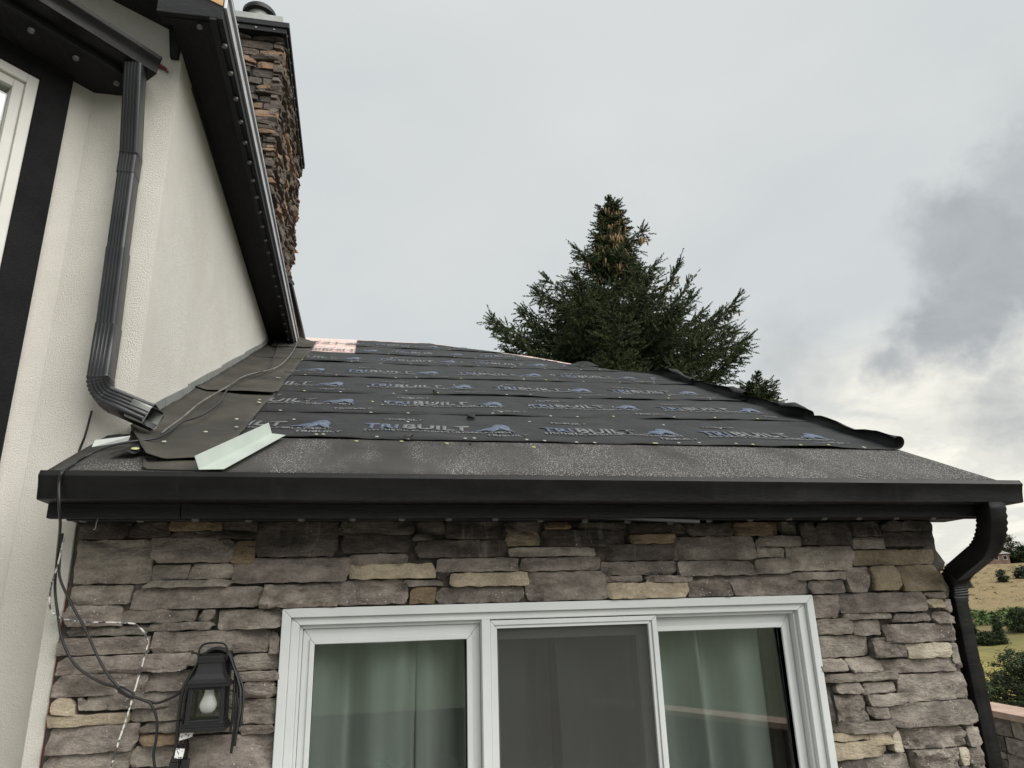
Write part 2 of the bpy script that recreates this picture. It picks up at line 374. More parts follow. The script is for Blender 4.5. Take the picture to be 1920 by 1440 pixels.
# ------------------------------------------------------------------ mesh helpers
class MB:
    def __init__(s):
        s.v, s.f, s.m = [], [], []

    def add(s, verts, faces, mi=0):
        o = len(s.v)
        s.v.extend(Vector(p) for p in verts)
        for f in faces:
            s.f.append([i + o for i in f])
            s.m.append(mi)
        return s

    def box(s, a, b, mi=0):
        x0, y0, z0 = a
        x1, y1, z1 = b
        return s.add([(x0, y0, z0), (x1, y0, z0), (x1, y1, z0), (x0, y1, z0), (x0, y0, z1), (x1, y0, z1), (x1, y1, z1), (x0, y1, z1)],
                     [(0, 3, 2, 1), (4, 5, 6, 7), (0, 1, 5, 4), (1, 2, 6, 5), (2, 3, 7, 6), (3, 0, 4, 7)], mi)

    def loft(s, A, B, mi=0):
        n = len(A)
        return s.add(list(A) + list(B), [tuple(range(n - 1, -1, -1)), tuple(range(n, 2 * n))] + [(i, (i + 1) % n, n + (i + 1) % n, n + i) for i in range(n)], mi)

    def cyl(s, c, r, h, n=16, axis=(0, 0, 1), r2=None, mi=0):
        ax = Vector(axis).normalized()
        a = ax.orthogonal().normalized()
        b = ax.cross(a)
        c = Vector(c)
        A = [c + a * r * math.cos(2 * math.pi * i / n) + b * r * math.sin(2 * math.pi * i / n) for i in range(n)]
        q = r if r2 is None else r2
        B = [c + ax * h + a * q * math.cos(2 * math.pi * i / n) + b * q * math.sin(2 * math.pi * i / n) for i in range(n)]
        return s.loft(A, B, mi)

    def sweep(s, path, section, a0, scales=None, caps=True, mi=0):
        path = [Vector(p) for p in path]
        n, k = len(path), len(section)
        tg = []
        for i in range(n):
            d = (path[min(i + 1, n - 1)] - path[max(i - 1, 0)])
            tg.append(d.normalized())
        a = Vector(a0)
        a = (a - tg[0] * a.dot(tg[0])).normalized()
        vs_, fs = [], []
        for i in range(n):
            if i:
                q = tg[i - 1].rotation_difference(tg[i])
                a = q @ a
            a = (a - tg[i] * a.dot(tg[i])).normalized()
            b = tg[i].cross(a)
            sc = scales[i] if scales else 1.0
            vs_ += [path[i] + a * (p[0] * sc) + b * (p[1] * sc) for p in section]
        for i in range(n - 1):
            for j in range(k):
                fs.append((i * k + j, i * k + (j + 1) % k, (i + 1) * k + (j + 1) % k, (i + 1) * k + j))
        if caps:
            fs.append(tuple(range(k - 1, -1, -1)))
            fs.append(tuple((n - 1) * k + j for j in range(k)))
        return s.add(vs_, fs, mi)

    def lathe(s, prof, c, n=20, mi=0):
        c = Vector(c)
        vs_, fs = [], []
        for r, z in prof:
            vs_ += [c + Vector((r * math.cos(2 * math.pi * j / n), r * math.sin(2 * math.pi * j / n), z)) for j in range(n)]
        for i in range(len(prof) - 1):
            for j in range(n):
                fs.append((i * n + j, i * n + (j + 1) % n, (i + 1) * n + (j + 1) % n, (i + 1) * n + j))
        fs.append(tuple(range(n - 1, -1, -1)))
        fs.append(tuple((len(prof) - 1) * n + j for j in range(n)))
        return s.add(vs_, fs, mi)


LOC = {}


def place(o, parent, loc):
    LOC[o.name] = Vector(loc)
    if parent is not None:
        o.parent = parent
        o.location = Vector(loc) - LOC[parent.name]
    else:
        o.location = loc


def empty(name, loc, label, cat, group=None):
    o = bpy.data.objects.new(name, None)
    COL.objects.link(o)
    o.empty_display_size = 0.1
    place(o, None, loc)
    o['label'] = label
    o['category'] = cat
    if group:
        o['group'] = group
    return o


def mesh_from(mb, mats, loc, smooth, name):
    me = bpy.data.meshes.new(name)
    me.from_pydata([tuple(p - loc) for p in mb.v], [], mb.f)
    for m in mats:
        me.materials.append(M[m])
    if len(mats) > 1:
        me.polygons.foreach_set('material_index', mb.m)
    if smooth:
        me.polygons.foreach_set('use_smooth', [True] * len(me.polygons))
        if smooth != 'all':
            me.set_sharp_from_angle(angle=math.radians(smooth if isinstance(smooth, (int, float)) and smooth > 1 else 40))
    me.update()
    return me


def part(name, mb, mats, parent=None, smooth=False, bevel=0.0, loc=None, kind=None, label=None, cat=None, group=None):
    if isinstance(mats, str):
        mats = [mats]
    if loc is None:
        xs = [p.x for p in mb.v]
        ys = [p.y for p in mb.v]
        zs = [p.z for p in mb.v]
        loc = Vector(((min(xs) + max(xs)) / 2, (min(ys) + max(ys)) / 2, min(zs)))
    loc = Vector(loc)
    o = bpy.data.objects.new(name, mesh_from(mb, mats, loc, smooth, name))
    COL.objects.link(o)
    place(o, parent, loc)
    if bevel:
        b = o.modifiers.new('edge', 'BEVEL')
        b.width = bevel
        b.segments = 2
        b.limit_method = 'ANGLE'
        b.angle_limit = math.radians(35)
    for k, v in (('kind', kind), ('label', label), ('category', cat), ('group', group)):
        if v:
            o[k] = v
    return o


def link_copy(name, mesh, loc, parent, rot=None):
    o = bpy.data.objects.new(name, mesh)
    COL.objects.link(o)
    place(o, parent, loc)
    if rot is not None:
        o.rotation_euler = rot
    return o


def np_mesh(name, verts, faces_n, mats, parent=None, loc=(0, 0, 0), mat_idx=None, smooth=False):
    """verts (N*k,3) consecutive polygons of k corners"""
    k = faces_n
    n = len(verts)
    me = bpy.data.meshes.new(name)
    me.vertices.add(n)
    loc = np.array(loc, dtype=np.float32)
    me.vertices.foreach_set('co', (np.asarray(verts, dtype=np.float32) - loc).ravel())
    me.loops.add(n)
    me.loops.foreach_set('vertex_index', np.arange(n, dtype=np.int32))
    me.polygons.add(n // k)
    me.polygons.foreach_set('loop_start', np.arange(0, n, k, dtype=np.int32))
    try:
        me.polygons.foreach_set('loop_total', np.full(n // k, k, dtype=np.int32))
    except Exception:
        pass
    for m in mats:
        me.materials.append(M[m])
    if mat_idx is not None:
        me.polygons.foreach_set('material_index', np.asarray(mat_idx, dtype=np.int32))
    me.update(calc_edges=True)
    o = bpy.data.objects.new(name, me)
    COL.objects.link(o)
    place(o, parent, Vector([float(q) for q in loc]))
    return o


def fbm(x, y, z, sc=1.0):
    return noise.noise(Vector((x * sc, y * sc, z * sc))) + 0.5 * noise.noise(Vector((x * sc * 2.1 + 7, y * sc * 2.1, z * sc * 2.1))) + 0.25 * noise.noise(Vector((x * sc * 4.3, y * sc * 4.3 + 3, z * sc * 4.3)))


def smooth_path(pts, n=8):
    pts = [Vector(p) for p in pts]
    P = [pts[0] * 2 - pts[1]] + pts + [pts[-1] * 2 - pts[-2]]
    out = []
    for i in range(1, len(P) - 2):
        for j in range(n):
            t = j / n
            a, b, c, d = P[i - 1], P[i], P[i + 1], P[i + 2]
            out.append(0.5 * ((2 * b) + (c - a) * t + (2 * a - 5 * b + 4 * c - d) * t * t + (3 * b - a - 3 * c + d) * t ** 3))
    out.append(pts[-1])
    return out


def circle(r, n=8):
    return [(r * math.cos(2 * math.pi * i / n), r * math.sin(2 * math.pi * i / n)) for i in range(n)]


def tube(mb, pts, r, n=8, seg=8, mi=0):
    path = smooth_path(pts, seg)
    t0 = (path[1] - path[0]).normalized()
    return mb.sweep(path, circle(r, n), t0.orthogonal(), mi=mi)


# ------------------------------------------------------------------ a split stone: bulged, chipped front on a straight-sided block
def stone_mesh(w, h, proud, seed, kind, res=0.019, amp=1.0, back=0.05):
    nx = max(3, min(19, round(w / res)))
    nz = max(2, min(11, round(h / (res * 0.8))))
    us = [0.0] + [min(0.2, 0.0055 / w)] + [i / nx for i in range(1, nx)] + [1 - min(0.2, 0.0055 / w)] + [1.0]
    vs_ = [0.0] + [min(0.2, 0.005 / h)] + [i / nz for i in range(1, nz)] + [1 - min(0.2, 0.005 / h)] + [1.0]
    nx, nz = len(us) - 1, len(vs_) - 1
    rg = random.Random(seed)
    so = rg.uniform(-50, 50)
    rough = {'r': 2.2, 'g': 1.0, 'p': 0.95, 'd': 0.8, 't': 0.9, 'c': 0.7, 'w': 0.6, 'o': 0.7}.get(kind, 1.3) * amp
    tx, tz = rg.uniform(-0.5, 0.5) * 0.014, rg.uniform(-0.2, 0.8) * -0.014
    cut = [rg.choice((0.0, 0.004, 0.008, 0.016)) for _ in range(4)]
    skew = rg.uniform(-0.006, 0.006)
    facets = []
    for _ in range(3):
        an = rg.uniform(0, 6.283)
        facets.append((math.cos(an), math.sin(an), rg.uniform(0.18, 0.46), rg.uniform(0.35, 1.3) * (0.6 if kind in 'cwt' else 1.0)))
    V, F = [], []
    for j in range(nz + 1):
        v = vs_[j]
        for i in range(nx + 1):
            u = us[i]
            x, z = (u - 0.5) * w, (v - 0.5) * h
            eu, ev = min(u, 1 - u) * w, min(v, 1 - v) * h
            # uneven outline
            x += 0.0060 * noise.noise(Vector((z * 26 + so, u * 2, 1.3))) * 1.0 + skew * (v - 0.5) * 2
            z += 0.0055 * noise.noise(Vector((x * 22 + so, v * 2, 5.1)))
            ci = (0 if v < .5 else 2) + (0 if u < .5 else 1)
            e = cut[ci]
            if eu < e and ev < e:
                x -= math.copysign((e - eu) * 0.6, x)
                z -= math.copysign((e - ev) * 0.6, z)
            lay = noise.noise(Vector((x * 5 + so, z * 17, so * .3)))
            q = lay * 3.2
            terr = (math.floor(q) + min(1, max(0, (q - math.floor(q) - 0.35) / 0.3))) / 3.2
            rel = rough * (0.0150 * terr + 0.0075 * noise.noise(Vector((x * 22 + so, z * 30, 2.2))) + 0.0045 * noise.noise(Vector((x * 55, z * 60 + so, 8.2))))
            d = proud + tx * (u - .5) * 2 + tz * (v - .5) * 2 + rel
            for fx, fz, off_, sl_ in facets:
                q = (x * fx + z * fz) - off_ * (abs(fx) * w + abs(fz) * h)
                if q > 0:
                    d -= min(0.015, q * sl_)
            ed = min(eu, ev)
            d -= 0.0020 * max(0.0, 1 - ed / 0.006)
            V.append(Vector((x, -max(d, 0.004), z)))
    W_ = nx + 1
    for j in range(nz):
        for i in range(nx):
            F.append((j * W_ + i, j * W_ + i + 1, (j + 1) * W_ + i + 1, (j + 1) * W_ + i))
    ring = [i for i in range(W_)] + [j * W_ + nx for j in range(1, nz + 1)] + [nz * W_ + i for i in range(nx - 1, -1, -1)] + [j * W_ for j in range(nz - 1, 0, -1)]
    b0 = len(V)
    for r in ring:
        V.append(Vector((V[r].x, V[r].y, V[r].z)))
    b1 = len(V)
    for r in ring:
        V.append(Vector((V[r].x * 0.985, back, V[r].z * 0.97)))
    n = len(ring)
    for i in range(n):
        F.append((b0 + (i + 1) % n, b0 + i, b1 + i, b1 + (i + 1) % n))
    me = bpy.data.meshes.new('stone')
    me.from_pydata([tuple(p) for p in V], [], F)
    sm = [True] * (nx * nz) + [False] * n
    me.polygons.foreach_set('use_smooth', sm)
    me.set_sharp_from_angle(angle=math.radians(24))
    return me


def add_stone(parent, w, h, proud, seed, matname, kind, loc, rotz=0.0, res=0.019, amp=1.0, name='stone', back=0.05):
    me = stone_mesh(w, h, proud, seed, kind, res, amp, back)
    me.materials.append(M[matname])
    return link_copy(name, me, loc, parent, (0, 0, rotz))


# ------------------------------------------------------------------ terrain
PROF_HILL = [(0, -0.2), (9, -0.2), (25, -2.7), (45, -5.0), (80, -6.2), (130, -3.7), (165, 0.6), (200, 4.4), (262, 12.6), (300, 13.4), (420, 10.0), (1500, -30), (6000, -60)]
PROF_BACK = [(0, -0.2), (9, -0.2), (25, -2.4), (60, -6), (150, -15), (400, -34), (1500, -70), (2600, -40), (6000, 60)]


def interp1(P, r):
    for (a, b), (c, d) in zip(P, P[1:]):
        if r <= c:
            t = (r - a) / (c - a)
            return b + (d - b) * t
    return P[-1][1]


def terrain_z(x, y):
    r = math.hypot(x, y)
    az = math.degrees(math.atan2(x, y))
    d = abs(((az - 50) + 180) % 360 - 180)
    w = 1 - min(1, max(0, (d - 55) / 50))
    w = w * w * (3 - 2 * w)
    z = interp1(PROF_HILL, r) * w + interp1(PROF_BACK, r) * (1 - w)
    if r > 12:
        z += min(1, (r - 12) / 40) * (0.9 * noise.noise(Vector((x * .03, y * .03, 0))) + 0.3 * noise.noise(Vector((x * .11, y * .11, 4))))
    if r > 400:
        z += min(1, (r - 400) / 800) * 26 * noise.noise(Vector((x * .0015, y * .0015, 9)))
    return z


def build_terrain():
    mb = MB()
    rs = [0.5, 3, 6, 9, 12, 16, 21, 27, 34, 42, 51, 61, 72, 84, 97, 110, 122, 134, 146, 158, 170, 182, 194, 206, 218, 230, 242, 254, 262, 270, 282, 300, 330, 380, 450, 600, 850, 1200, 1700, 2400, 3400, 5000]
    na = 180
    V = []
    for r in rs:
        for k in range(na):
            a = 2 * math.pi * k / na
            x, y = r * math.sin(a), r * math.cos(a)
            V.append((x, y, terrain_z(x, y)))
    F = [tuple(range(na - 1, -1, -1))]
    for i in range(len(rs) - 1):
        for k in range(na):
            F.append((i * na + k, i * na + (k + 1) % na, (i + 1) * na + (k + 1) % na, (i + 1) * na + k))
    F[0] = tuple(range(na))
    mb.add(V, [tuple(reversed(f)) for f in F])
    part('ground', mb, 'terrain', smooth='all', loc=(0, 0, 0), kind='structure')
    pm = MB()
    poly = [(-6.5, -10.4), (4.3, -10.4), (7.6, 6.4), (7.6, 9.0), (-6.5, 9.0)]
    pm.loft([Vector((x, y, -0.25)) for x, y in poly], [Vector((x, y, 0.0)) for x, y in poly])
    part('patio', pm, 'concrete', kind='structure')


build_terrain()

# ------------------------------------------------------------------ the stone sunroom
SW = -1.108                                     # left end of the stone face
SE = 2.912                                      # right end
room = empty('sunroom', (0.9, 1.5, 0), 'stone veneered sunroom with a wide white window and a half stripped low roof', 'building')

fw_ = MB()
WX0, WX1, WZ1 = -0.289, 2.111, 2.082
for a, b in (((SW, 0.006, 0), (WX0, 0.16, 2.55)), ((WX1, 0.006, 0), (SE - .03, 0.16, 2.55)), ((WX0, 0.006, WZ1), (WX1, 0.16, 2.55))):
    fw_.box(a, b)
front = part('front_wall', fw_, 'mortar', room, loc=(0.9, 0.08, 0))

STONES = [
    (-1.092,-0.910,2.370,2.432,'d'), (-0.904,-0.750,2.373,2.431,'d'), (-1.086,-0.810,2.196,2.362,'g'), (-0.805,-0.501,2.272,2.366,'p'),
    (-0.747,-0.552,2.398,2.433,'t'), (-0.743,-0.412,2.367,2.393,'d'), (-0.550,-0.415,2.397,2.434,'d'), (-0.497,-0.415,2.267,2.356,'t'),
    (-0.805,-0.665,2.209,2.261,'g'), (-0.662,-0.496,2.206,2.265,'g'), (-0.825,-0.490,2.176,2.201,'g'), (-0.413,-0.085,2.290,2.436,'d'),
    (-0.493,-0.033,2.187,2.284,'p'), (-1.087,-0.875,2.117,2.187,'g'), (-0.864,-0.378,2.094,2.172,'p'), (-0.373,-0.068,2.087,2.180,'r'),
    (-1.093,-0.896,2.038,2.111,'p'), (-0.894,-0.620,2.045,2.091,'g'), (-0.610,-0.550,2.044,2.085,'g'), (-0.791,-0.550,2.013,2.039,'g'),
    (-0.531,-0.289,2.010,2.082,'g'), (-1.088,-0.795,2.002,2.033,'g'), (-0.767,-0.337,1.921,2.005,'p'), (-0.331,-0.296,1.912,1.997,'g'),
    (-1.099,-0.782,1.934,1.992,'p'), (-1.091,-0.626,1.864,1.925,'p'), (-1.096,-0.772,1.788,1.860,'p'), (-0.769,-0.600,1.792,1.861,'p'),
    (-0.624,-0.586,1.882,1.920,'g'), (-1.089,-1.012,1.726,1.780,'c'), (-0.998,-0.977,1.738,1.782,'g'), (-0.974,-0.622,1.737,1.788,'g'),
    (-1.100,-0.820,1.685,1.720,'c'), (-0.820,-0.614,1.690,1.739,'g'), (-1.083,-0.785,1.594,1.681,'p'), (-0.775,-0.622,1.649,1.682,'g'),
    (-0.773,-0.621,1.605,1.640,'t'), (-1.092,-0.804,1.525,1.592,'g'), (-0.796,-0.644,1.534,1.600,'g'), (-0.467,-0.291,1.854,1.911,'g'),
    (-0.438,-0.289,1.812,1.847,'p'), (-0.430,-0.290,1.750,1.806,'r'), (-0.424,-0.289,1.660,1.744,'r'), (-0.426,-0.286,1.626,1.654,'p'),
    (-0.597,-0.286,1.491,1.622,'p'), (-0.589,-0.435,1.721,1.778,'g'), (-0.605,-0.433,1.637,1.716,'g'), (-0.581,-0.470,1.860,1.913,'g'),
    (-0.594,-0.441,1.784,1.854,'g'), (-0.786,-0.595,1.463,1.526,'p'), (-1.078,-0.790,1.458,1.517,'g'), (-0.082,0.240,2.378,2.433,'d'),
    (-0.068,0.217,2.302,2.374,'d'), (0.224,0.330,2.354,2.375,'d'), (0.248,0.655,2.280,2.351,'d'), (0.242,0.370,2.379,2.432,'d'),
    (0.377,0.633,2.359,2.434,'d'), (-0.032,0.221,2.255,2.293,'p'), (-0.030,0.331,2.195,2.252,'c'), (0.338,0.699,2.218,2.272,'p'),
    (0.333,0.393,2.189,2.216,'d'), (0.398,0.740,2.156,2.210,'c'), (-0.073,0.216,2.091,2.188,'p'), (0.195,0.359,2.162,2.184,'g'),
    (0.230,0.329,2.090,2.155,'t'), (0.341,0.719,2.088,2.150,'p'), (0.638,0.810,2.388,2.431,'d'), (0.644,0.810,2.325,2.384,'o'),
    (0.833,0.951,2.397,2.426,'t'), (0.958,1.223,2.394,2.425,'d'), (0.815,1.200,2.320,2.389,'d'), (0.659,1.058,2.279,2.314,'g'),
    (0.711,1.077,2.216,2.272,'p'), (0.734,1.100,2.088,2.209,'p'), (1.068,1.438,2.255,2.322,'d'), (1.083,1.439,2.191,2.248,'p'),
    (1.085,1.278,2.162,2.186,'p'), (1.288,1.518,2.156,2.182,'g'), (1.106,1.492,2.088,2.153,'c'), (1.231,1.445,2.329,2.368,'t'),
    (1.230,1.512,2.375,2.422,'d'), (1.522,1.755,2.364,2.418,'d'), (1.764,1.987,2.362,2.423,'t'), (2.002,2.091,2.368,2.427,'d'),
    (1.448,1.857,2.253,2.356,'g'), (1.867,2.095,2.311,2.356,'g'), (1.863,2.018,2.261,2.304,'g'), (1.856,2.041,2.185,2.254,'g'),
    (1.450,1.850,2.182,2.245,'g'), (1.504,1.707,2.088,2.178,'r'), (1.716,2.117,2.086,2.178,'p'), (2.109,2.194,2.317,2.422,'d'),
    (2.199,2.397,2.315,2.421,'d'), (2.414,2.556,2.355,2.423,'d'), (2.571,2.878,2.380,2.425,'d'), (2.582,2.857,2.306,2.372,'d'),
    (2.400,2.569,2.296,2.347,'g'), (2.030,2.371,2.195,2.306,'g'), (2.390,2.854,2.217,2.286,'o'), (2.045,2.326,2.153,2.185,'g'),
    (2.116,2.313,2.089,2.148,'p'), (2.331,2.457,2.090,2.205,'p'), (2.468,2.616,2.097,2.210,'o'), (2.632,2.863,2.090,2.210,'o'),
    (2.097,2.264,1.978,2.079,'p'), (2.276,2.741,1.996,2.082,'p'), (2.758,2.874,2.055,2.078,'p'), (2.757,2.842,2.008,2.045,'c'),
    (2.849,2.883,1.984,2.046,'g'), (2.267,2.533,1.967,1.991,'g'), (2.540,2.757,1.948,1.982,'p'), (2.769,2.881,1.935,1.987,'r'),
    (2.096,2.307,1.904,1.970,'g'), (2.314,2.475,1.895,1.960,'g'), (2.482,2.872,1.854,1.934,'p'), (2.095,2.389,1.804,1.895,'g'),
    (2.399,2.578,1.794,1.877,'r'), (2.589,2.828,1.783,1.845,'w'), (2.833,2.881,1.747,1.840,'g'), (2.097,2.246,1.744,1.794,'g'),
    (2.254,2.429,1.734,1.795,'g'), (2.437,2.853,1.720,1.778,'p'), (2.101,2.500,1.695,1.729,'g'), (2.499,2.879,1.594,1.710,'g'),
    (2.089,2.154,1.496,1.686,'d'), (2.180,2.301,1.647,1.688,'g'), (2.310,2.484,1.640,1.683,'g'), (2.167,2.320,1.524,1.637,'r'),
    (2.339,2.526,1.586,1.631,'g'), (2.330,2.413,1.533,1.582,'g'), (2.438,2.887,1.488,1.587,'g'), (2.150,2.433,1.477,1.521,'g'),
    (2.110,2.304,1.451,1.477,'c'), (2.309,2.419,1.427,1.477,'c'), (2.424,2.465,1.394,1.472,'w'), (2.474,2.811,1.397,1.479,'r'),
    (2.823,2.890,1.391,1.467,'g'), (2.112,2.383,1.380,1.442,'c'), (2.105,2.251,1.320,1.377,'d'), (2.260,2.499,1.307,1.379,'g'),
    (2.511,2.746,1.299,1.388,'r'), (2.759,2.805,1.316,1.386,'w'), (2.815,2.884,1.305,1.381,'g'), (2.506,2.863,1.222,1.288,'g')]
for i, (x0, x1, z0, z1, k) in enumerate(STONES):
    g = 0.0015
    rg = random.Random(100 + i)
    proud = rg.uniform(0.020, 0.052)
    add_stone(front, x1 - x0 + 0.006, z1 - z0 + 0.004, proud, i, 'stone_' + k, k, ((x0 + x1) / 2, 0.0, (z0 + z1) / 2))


def ashlar(x0, x1, z0, z1, seed, hmin=0.06, hmax=0.13, wmin=0.13, wmax=0.40):
    rg = random.Random(seed)
    z = z0
    out = []
    while z < z1 - 0.02:
        h = min(rg.uniform(hmin, hmax), z1 - z)
        if z1 - z - h < 0.035:
            h = z1 - z
        x = x0
        while x < x1 - 0.01:
            w = min(rg.uniform(wmin, wmax), x1 - x)
            if x1 - x - w < 0.07:
                w = x1 - x
            if h > 0.10 and rg.random() < 0.3:
                hh = h * rg.uniform(0.4, 0.6)
                out.append((x, x + w, z, z + hh))
                out.append((x, x + w, z + hh, z + h))
            else:
                out.append((x, x + w, z, z + h))
            x += w
        z += h
    return out


# the courses below the picture carry on to the ground
for xa, xb, zt, sd_ in ((SW, WX0 - .005, 1.37, 5), (WX1 + .005, SE, 1.31, 6)):
    for i, (x0, x1, z0, z1) in enumerate(ashlar(xa, xb, 0.0, zt, sd_, 0.10, 0.20, 0.18, 0.45)):
        k = rng.choice('gggppdr')
        add_stone(front, x1 - x0 - .008, z1 - z0 - .008, rng.uniform(.02, .05), 900 + i + sd_ * 100, 'stone_' + k, k, ((x0 + x1) / 2, 0, (z0 + z1) / 2), res=0.05)

# side and back walls follow the roof down
CP, SP = math.cos(math.radians(25.6)), math.sin(math.radians(25.6))
TP = SP / CP


def roof_z(y):
    return 2.57 + TP * (y + 0.36)


def rp(u, v, n=0.0):
    return Vector((u, -0.36 + v * CP - n * SP, 2.57 + v * SP + n * CP))


sw_ = MB()
plan = [(SE - .03, 0.0), (SE - .03, 3.25), (0.75, 5.8), (-1.0, 5.8)]
for (xa, ya), (xb, yb) in zip(plan, plan[1:]):
    d = Vector((xb - xa, yb - ya, 0)).normalized()
    nn = Vector((-d.y, d.x, 0)) * 0.15
    A = [Vector((xa, ya, 0)), Vector((xb, yb, 0)), Vector((xb, yb, 0)) + nn, Vector((xa, ya, 0)) + nn]
    B = [Vector((p.x, p.y, roof_z(p.y) - 0.17)) for p in A]
    sw_.loft(A, B)
side = part('side_wall', sw_, 'mortar', room)
for i, (y0, y1, z0, z1) in enumerate(ashlar(0.0, 1.6, 0.0, 2.42, 77, 0.08, 0.15, 0.18, 0.45)):
    k = rng.choice('gggppdo')
    add_stone(side, y1 - y0 - .008, z1 - z0 - .008, rng.uniform(.02, .04), 1500 + i, 'stone_' + k, k, (SE - .03, (y0 + y1) / 2, (z0 + z1) / 2), rotz=math.pi / 2, res=0.05)

# white stucco return between the stone and the house wall
cs = MB().box((-1.172, -0.004, 0), (-1.112, 0.26, 2.44))
part('corner_board', cs, 'stucco', room, bevel=0.004)
rm = MB().box((-1.1118, 0.004, 0.4), (-1.1085, 0.03, 2.2))
part('red_sealant', rm, 'red_mark', room)

# interior shell
it = MB()
it.box((-1.0, 3.0, 0.02), (2.7, 3.05, 2.5))
it.box((-1.0, 0.165, 0.02), (-0.95, 3.0, 2.5))
it.box((2.65, 0.165, 0.02), (2.7, 3.0, 2.5))
it.box((-1.0, 0.165, 2.5), (2.7, 3.05, 2.54))
it.box((-1.0, 0.165, 0.002), (2.7, 3.05, 0.02))
part('interior', it, 'room', room)


# ---- window
def ring(mb, x0, x1, z0, z1, wl, wr, wt_, wb, y0, y1, gap=0.0004):
    """mitred frame of four bars between an outer and an inner rectangle"""
    o = [(x0, z0), (x1, z0), (x1, z1), (x0, z1)]
    i_ = [(x0 + wl, z0 + wb), (x1 - wr, z0 + wb), (x1 - wr, z1 - wt_), (x0 + wl, z1 - wt_)]
    for k in range(4):
        a, b = o[k], o[(k + 1) % 4]
        c, d = i_[(k + 1) % 4], i_[k]
        dx, dz = (b[0] - a[0]), (b[1] - a[1])
        L = math.hypot(dx, dz)
        ux, uz = dx / L * gap, dz / L * gap
        q = [(a[0] + ux, a[1] + uz), (b[0] - ux, b[1] - uz), (c[0] - ux, c[1] - uz), (d[0] + ux, d[1] + uz)]
        mb.loft([Vector((p[0], y0, p[1])) for p in q], [Vector((p[0], y1, p[1])) for p in q])
    return mb


win = part('window', ring(MB(), WX0, WX1, 0.02, WZ1, 0.036, 0.036, 0.036, 0.04, -0.050, 0.10), 'vinyl', room, bevel=0.003)
part('frame', ring(MB(), WX0 + .036, WX1 - .036, 0.06, WZ1 - .036, 0.034, 0.040, 0.030, 0.04, -0.030, 0.12), 'vinyl', win, bevel=0.003)
part('frame', ring(MB(), WX0 + .070, WX1 - .076, 0.10, WZ1 - .066, 0.012, 0.012, 0.014, 0.02, -0.004, 0.13), 'vinyl', win, bevel=0.002)
sx0, sx1 = WX0 + .083, WX1 - .089
mu = MB().box((0.530, -0.032, 0.12), (0.567, 0.03, 2.0165))
part('mullion', mu, 'vinyl', win, bevel=0.003)
part('sash', ring(ring(MB(), sx0, 0.529, 0.12, 2.0015, 0.048, 0.058, 0.062, 0.06, 0.012, 0.06), sx0 + .028, 0.529 - .034, 0.16, 2.0015 - .04, 0.020, 0.024, 0.022, 0.02, 0.004, 0.055), 'vinyl', win, bevel=0.0025)
part('sash', ring(ring(MB(), 1.300, sx1, 0.12, 2.0013, 0.052, 0.048, 0.060, 0.06, 0.034, 0.075), 1.330, sx1 - .028, 0.16, 2.0013 - .038, 0.022, 0.020, 0.022, 0.02, 0.026, 0.072), 'vinyl', win, bevel=0.0025)
part('sash', ring(MB(), 0.571, 1.322, 0.12, 1.985, 0.05, 0.05, 0.055, 0.06, 0.07, 0.11), 'vinyl', win, bevel=0.0025)
part('screen_frame', ring(ring(MB(), 0.568, 1.328, 0.11, 2.0115, 0.018, 0.022, 0.020, 0.03, -0.024, 0.020), 0.586, 1.306, 0.14, 1.9915, 0.013, 0.016, 0.014, 0.02, -0.016, 0.016), 'vinyl', win, bevel=0.002)
part('insect_screen', MB().box((0.599, -0.0005, 0.15), (1.290, 0.0005, 1.978)), 'screen', win)


def pane(x0, x1, z0, z1, y, tilt=0.0165, t=0.006):
    mb = MB()
    h = z1 - z0
    A = [Vector((x0, y, z0)), Vector((x1, y, z0)), Vector((x1, y + h * tilt, z1)), Vector((x0, y + h * tilt, z1))]
    mb.loft(A, [p + Vector((0, t, 0)) for p in A])
    part('pane', mb, 'glass', win)


pane(sx0 + .04, 0.48, 0.17, 1.945, 0.018)
pane(1.34, sx1 - .04, 0.17, 1.945, 0.036)
pane(0.615, 1.28, 0.17, 1.935, 0.074)


# curtains hang behind the glass
def curtain(x0, x1, ph, label, lean=0.0, dy=0.0):
    mb = MB()
    nx, nz = 70, 8
    V, F = [], []
    rg = random.Random(int(ph * 100))
    fr = [rg.uniform(15, 19), rg.uniform(30, 40)]
    for j in range(nz + 1):
        v = j / nz
        z = 0.08 + v * 1.99
        for i in range(nx + 1):
            u = i / nx
            x = x0 + (x1 - x0) * u + lean * (1 - v)
            edge = min(1, min(u, 1 - u) / 0.05)
            y = 0.235 + 0.080 * (1 - 2 * abs(math.sin(0.5 * (u * (x1 - x0) * fr[0] + ph + 0.3 * math.sin(3 * v)))) ** 1.4) + 0.016 * math.sin(u * (x1 - x0) * fr[1] + ph * 2) - 0.022 * (1 - edge)
            V.append((x, y + dy, z))
    for j in range(nz):
        for i in range(nx):
            a = j * (nx + 1) + i
            F.append((a, a + 1, a + nx + 2, a + nx + 1))
    mb.add(V, F)
    o = part('curtain', mb, 'curtain', smooth='all', label=label, cat='curtain', group='pale curtains behind the window')
    s = o.modifiers.new('cloth', 'SOLIDIFY')
    s.thickness = 0.003
    return o


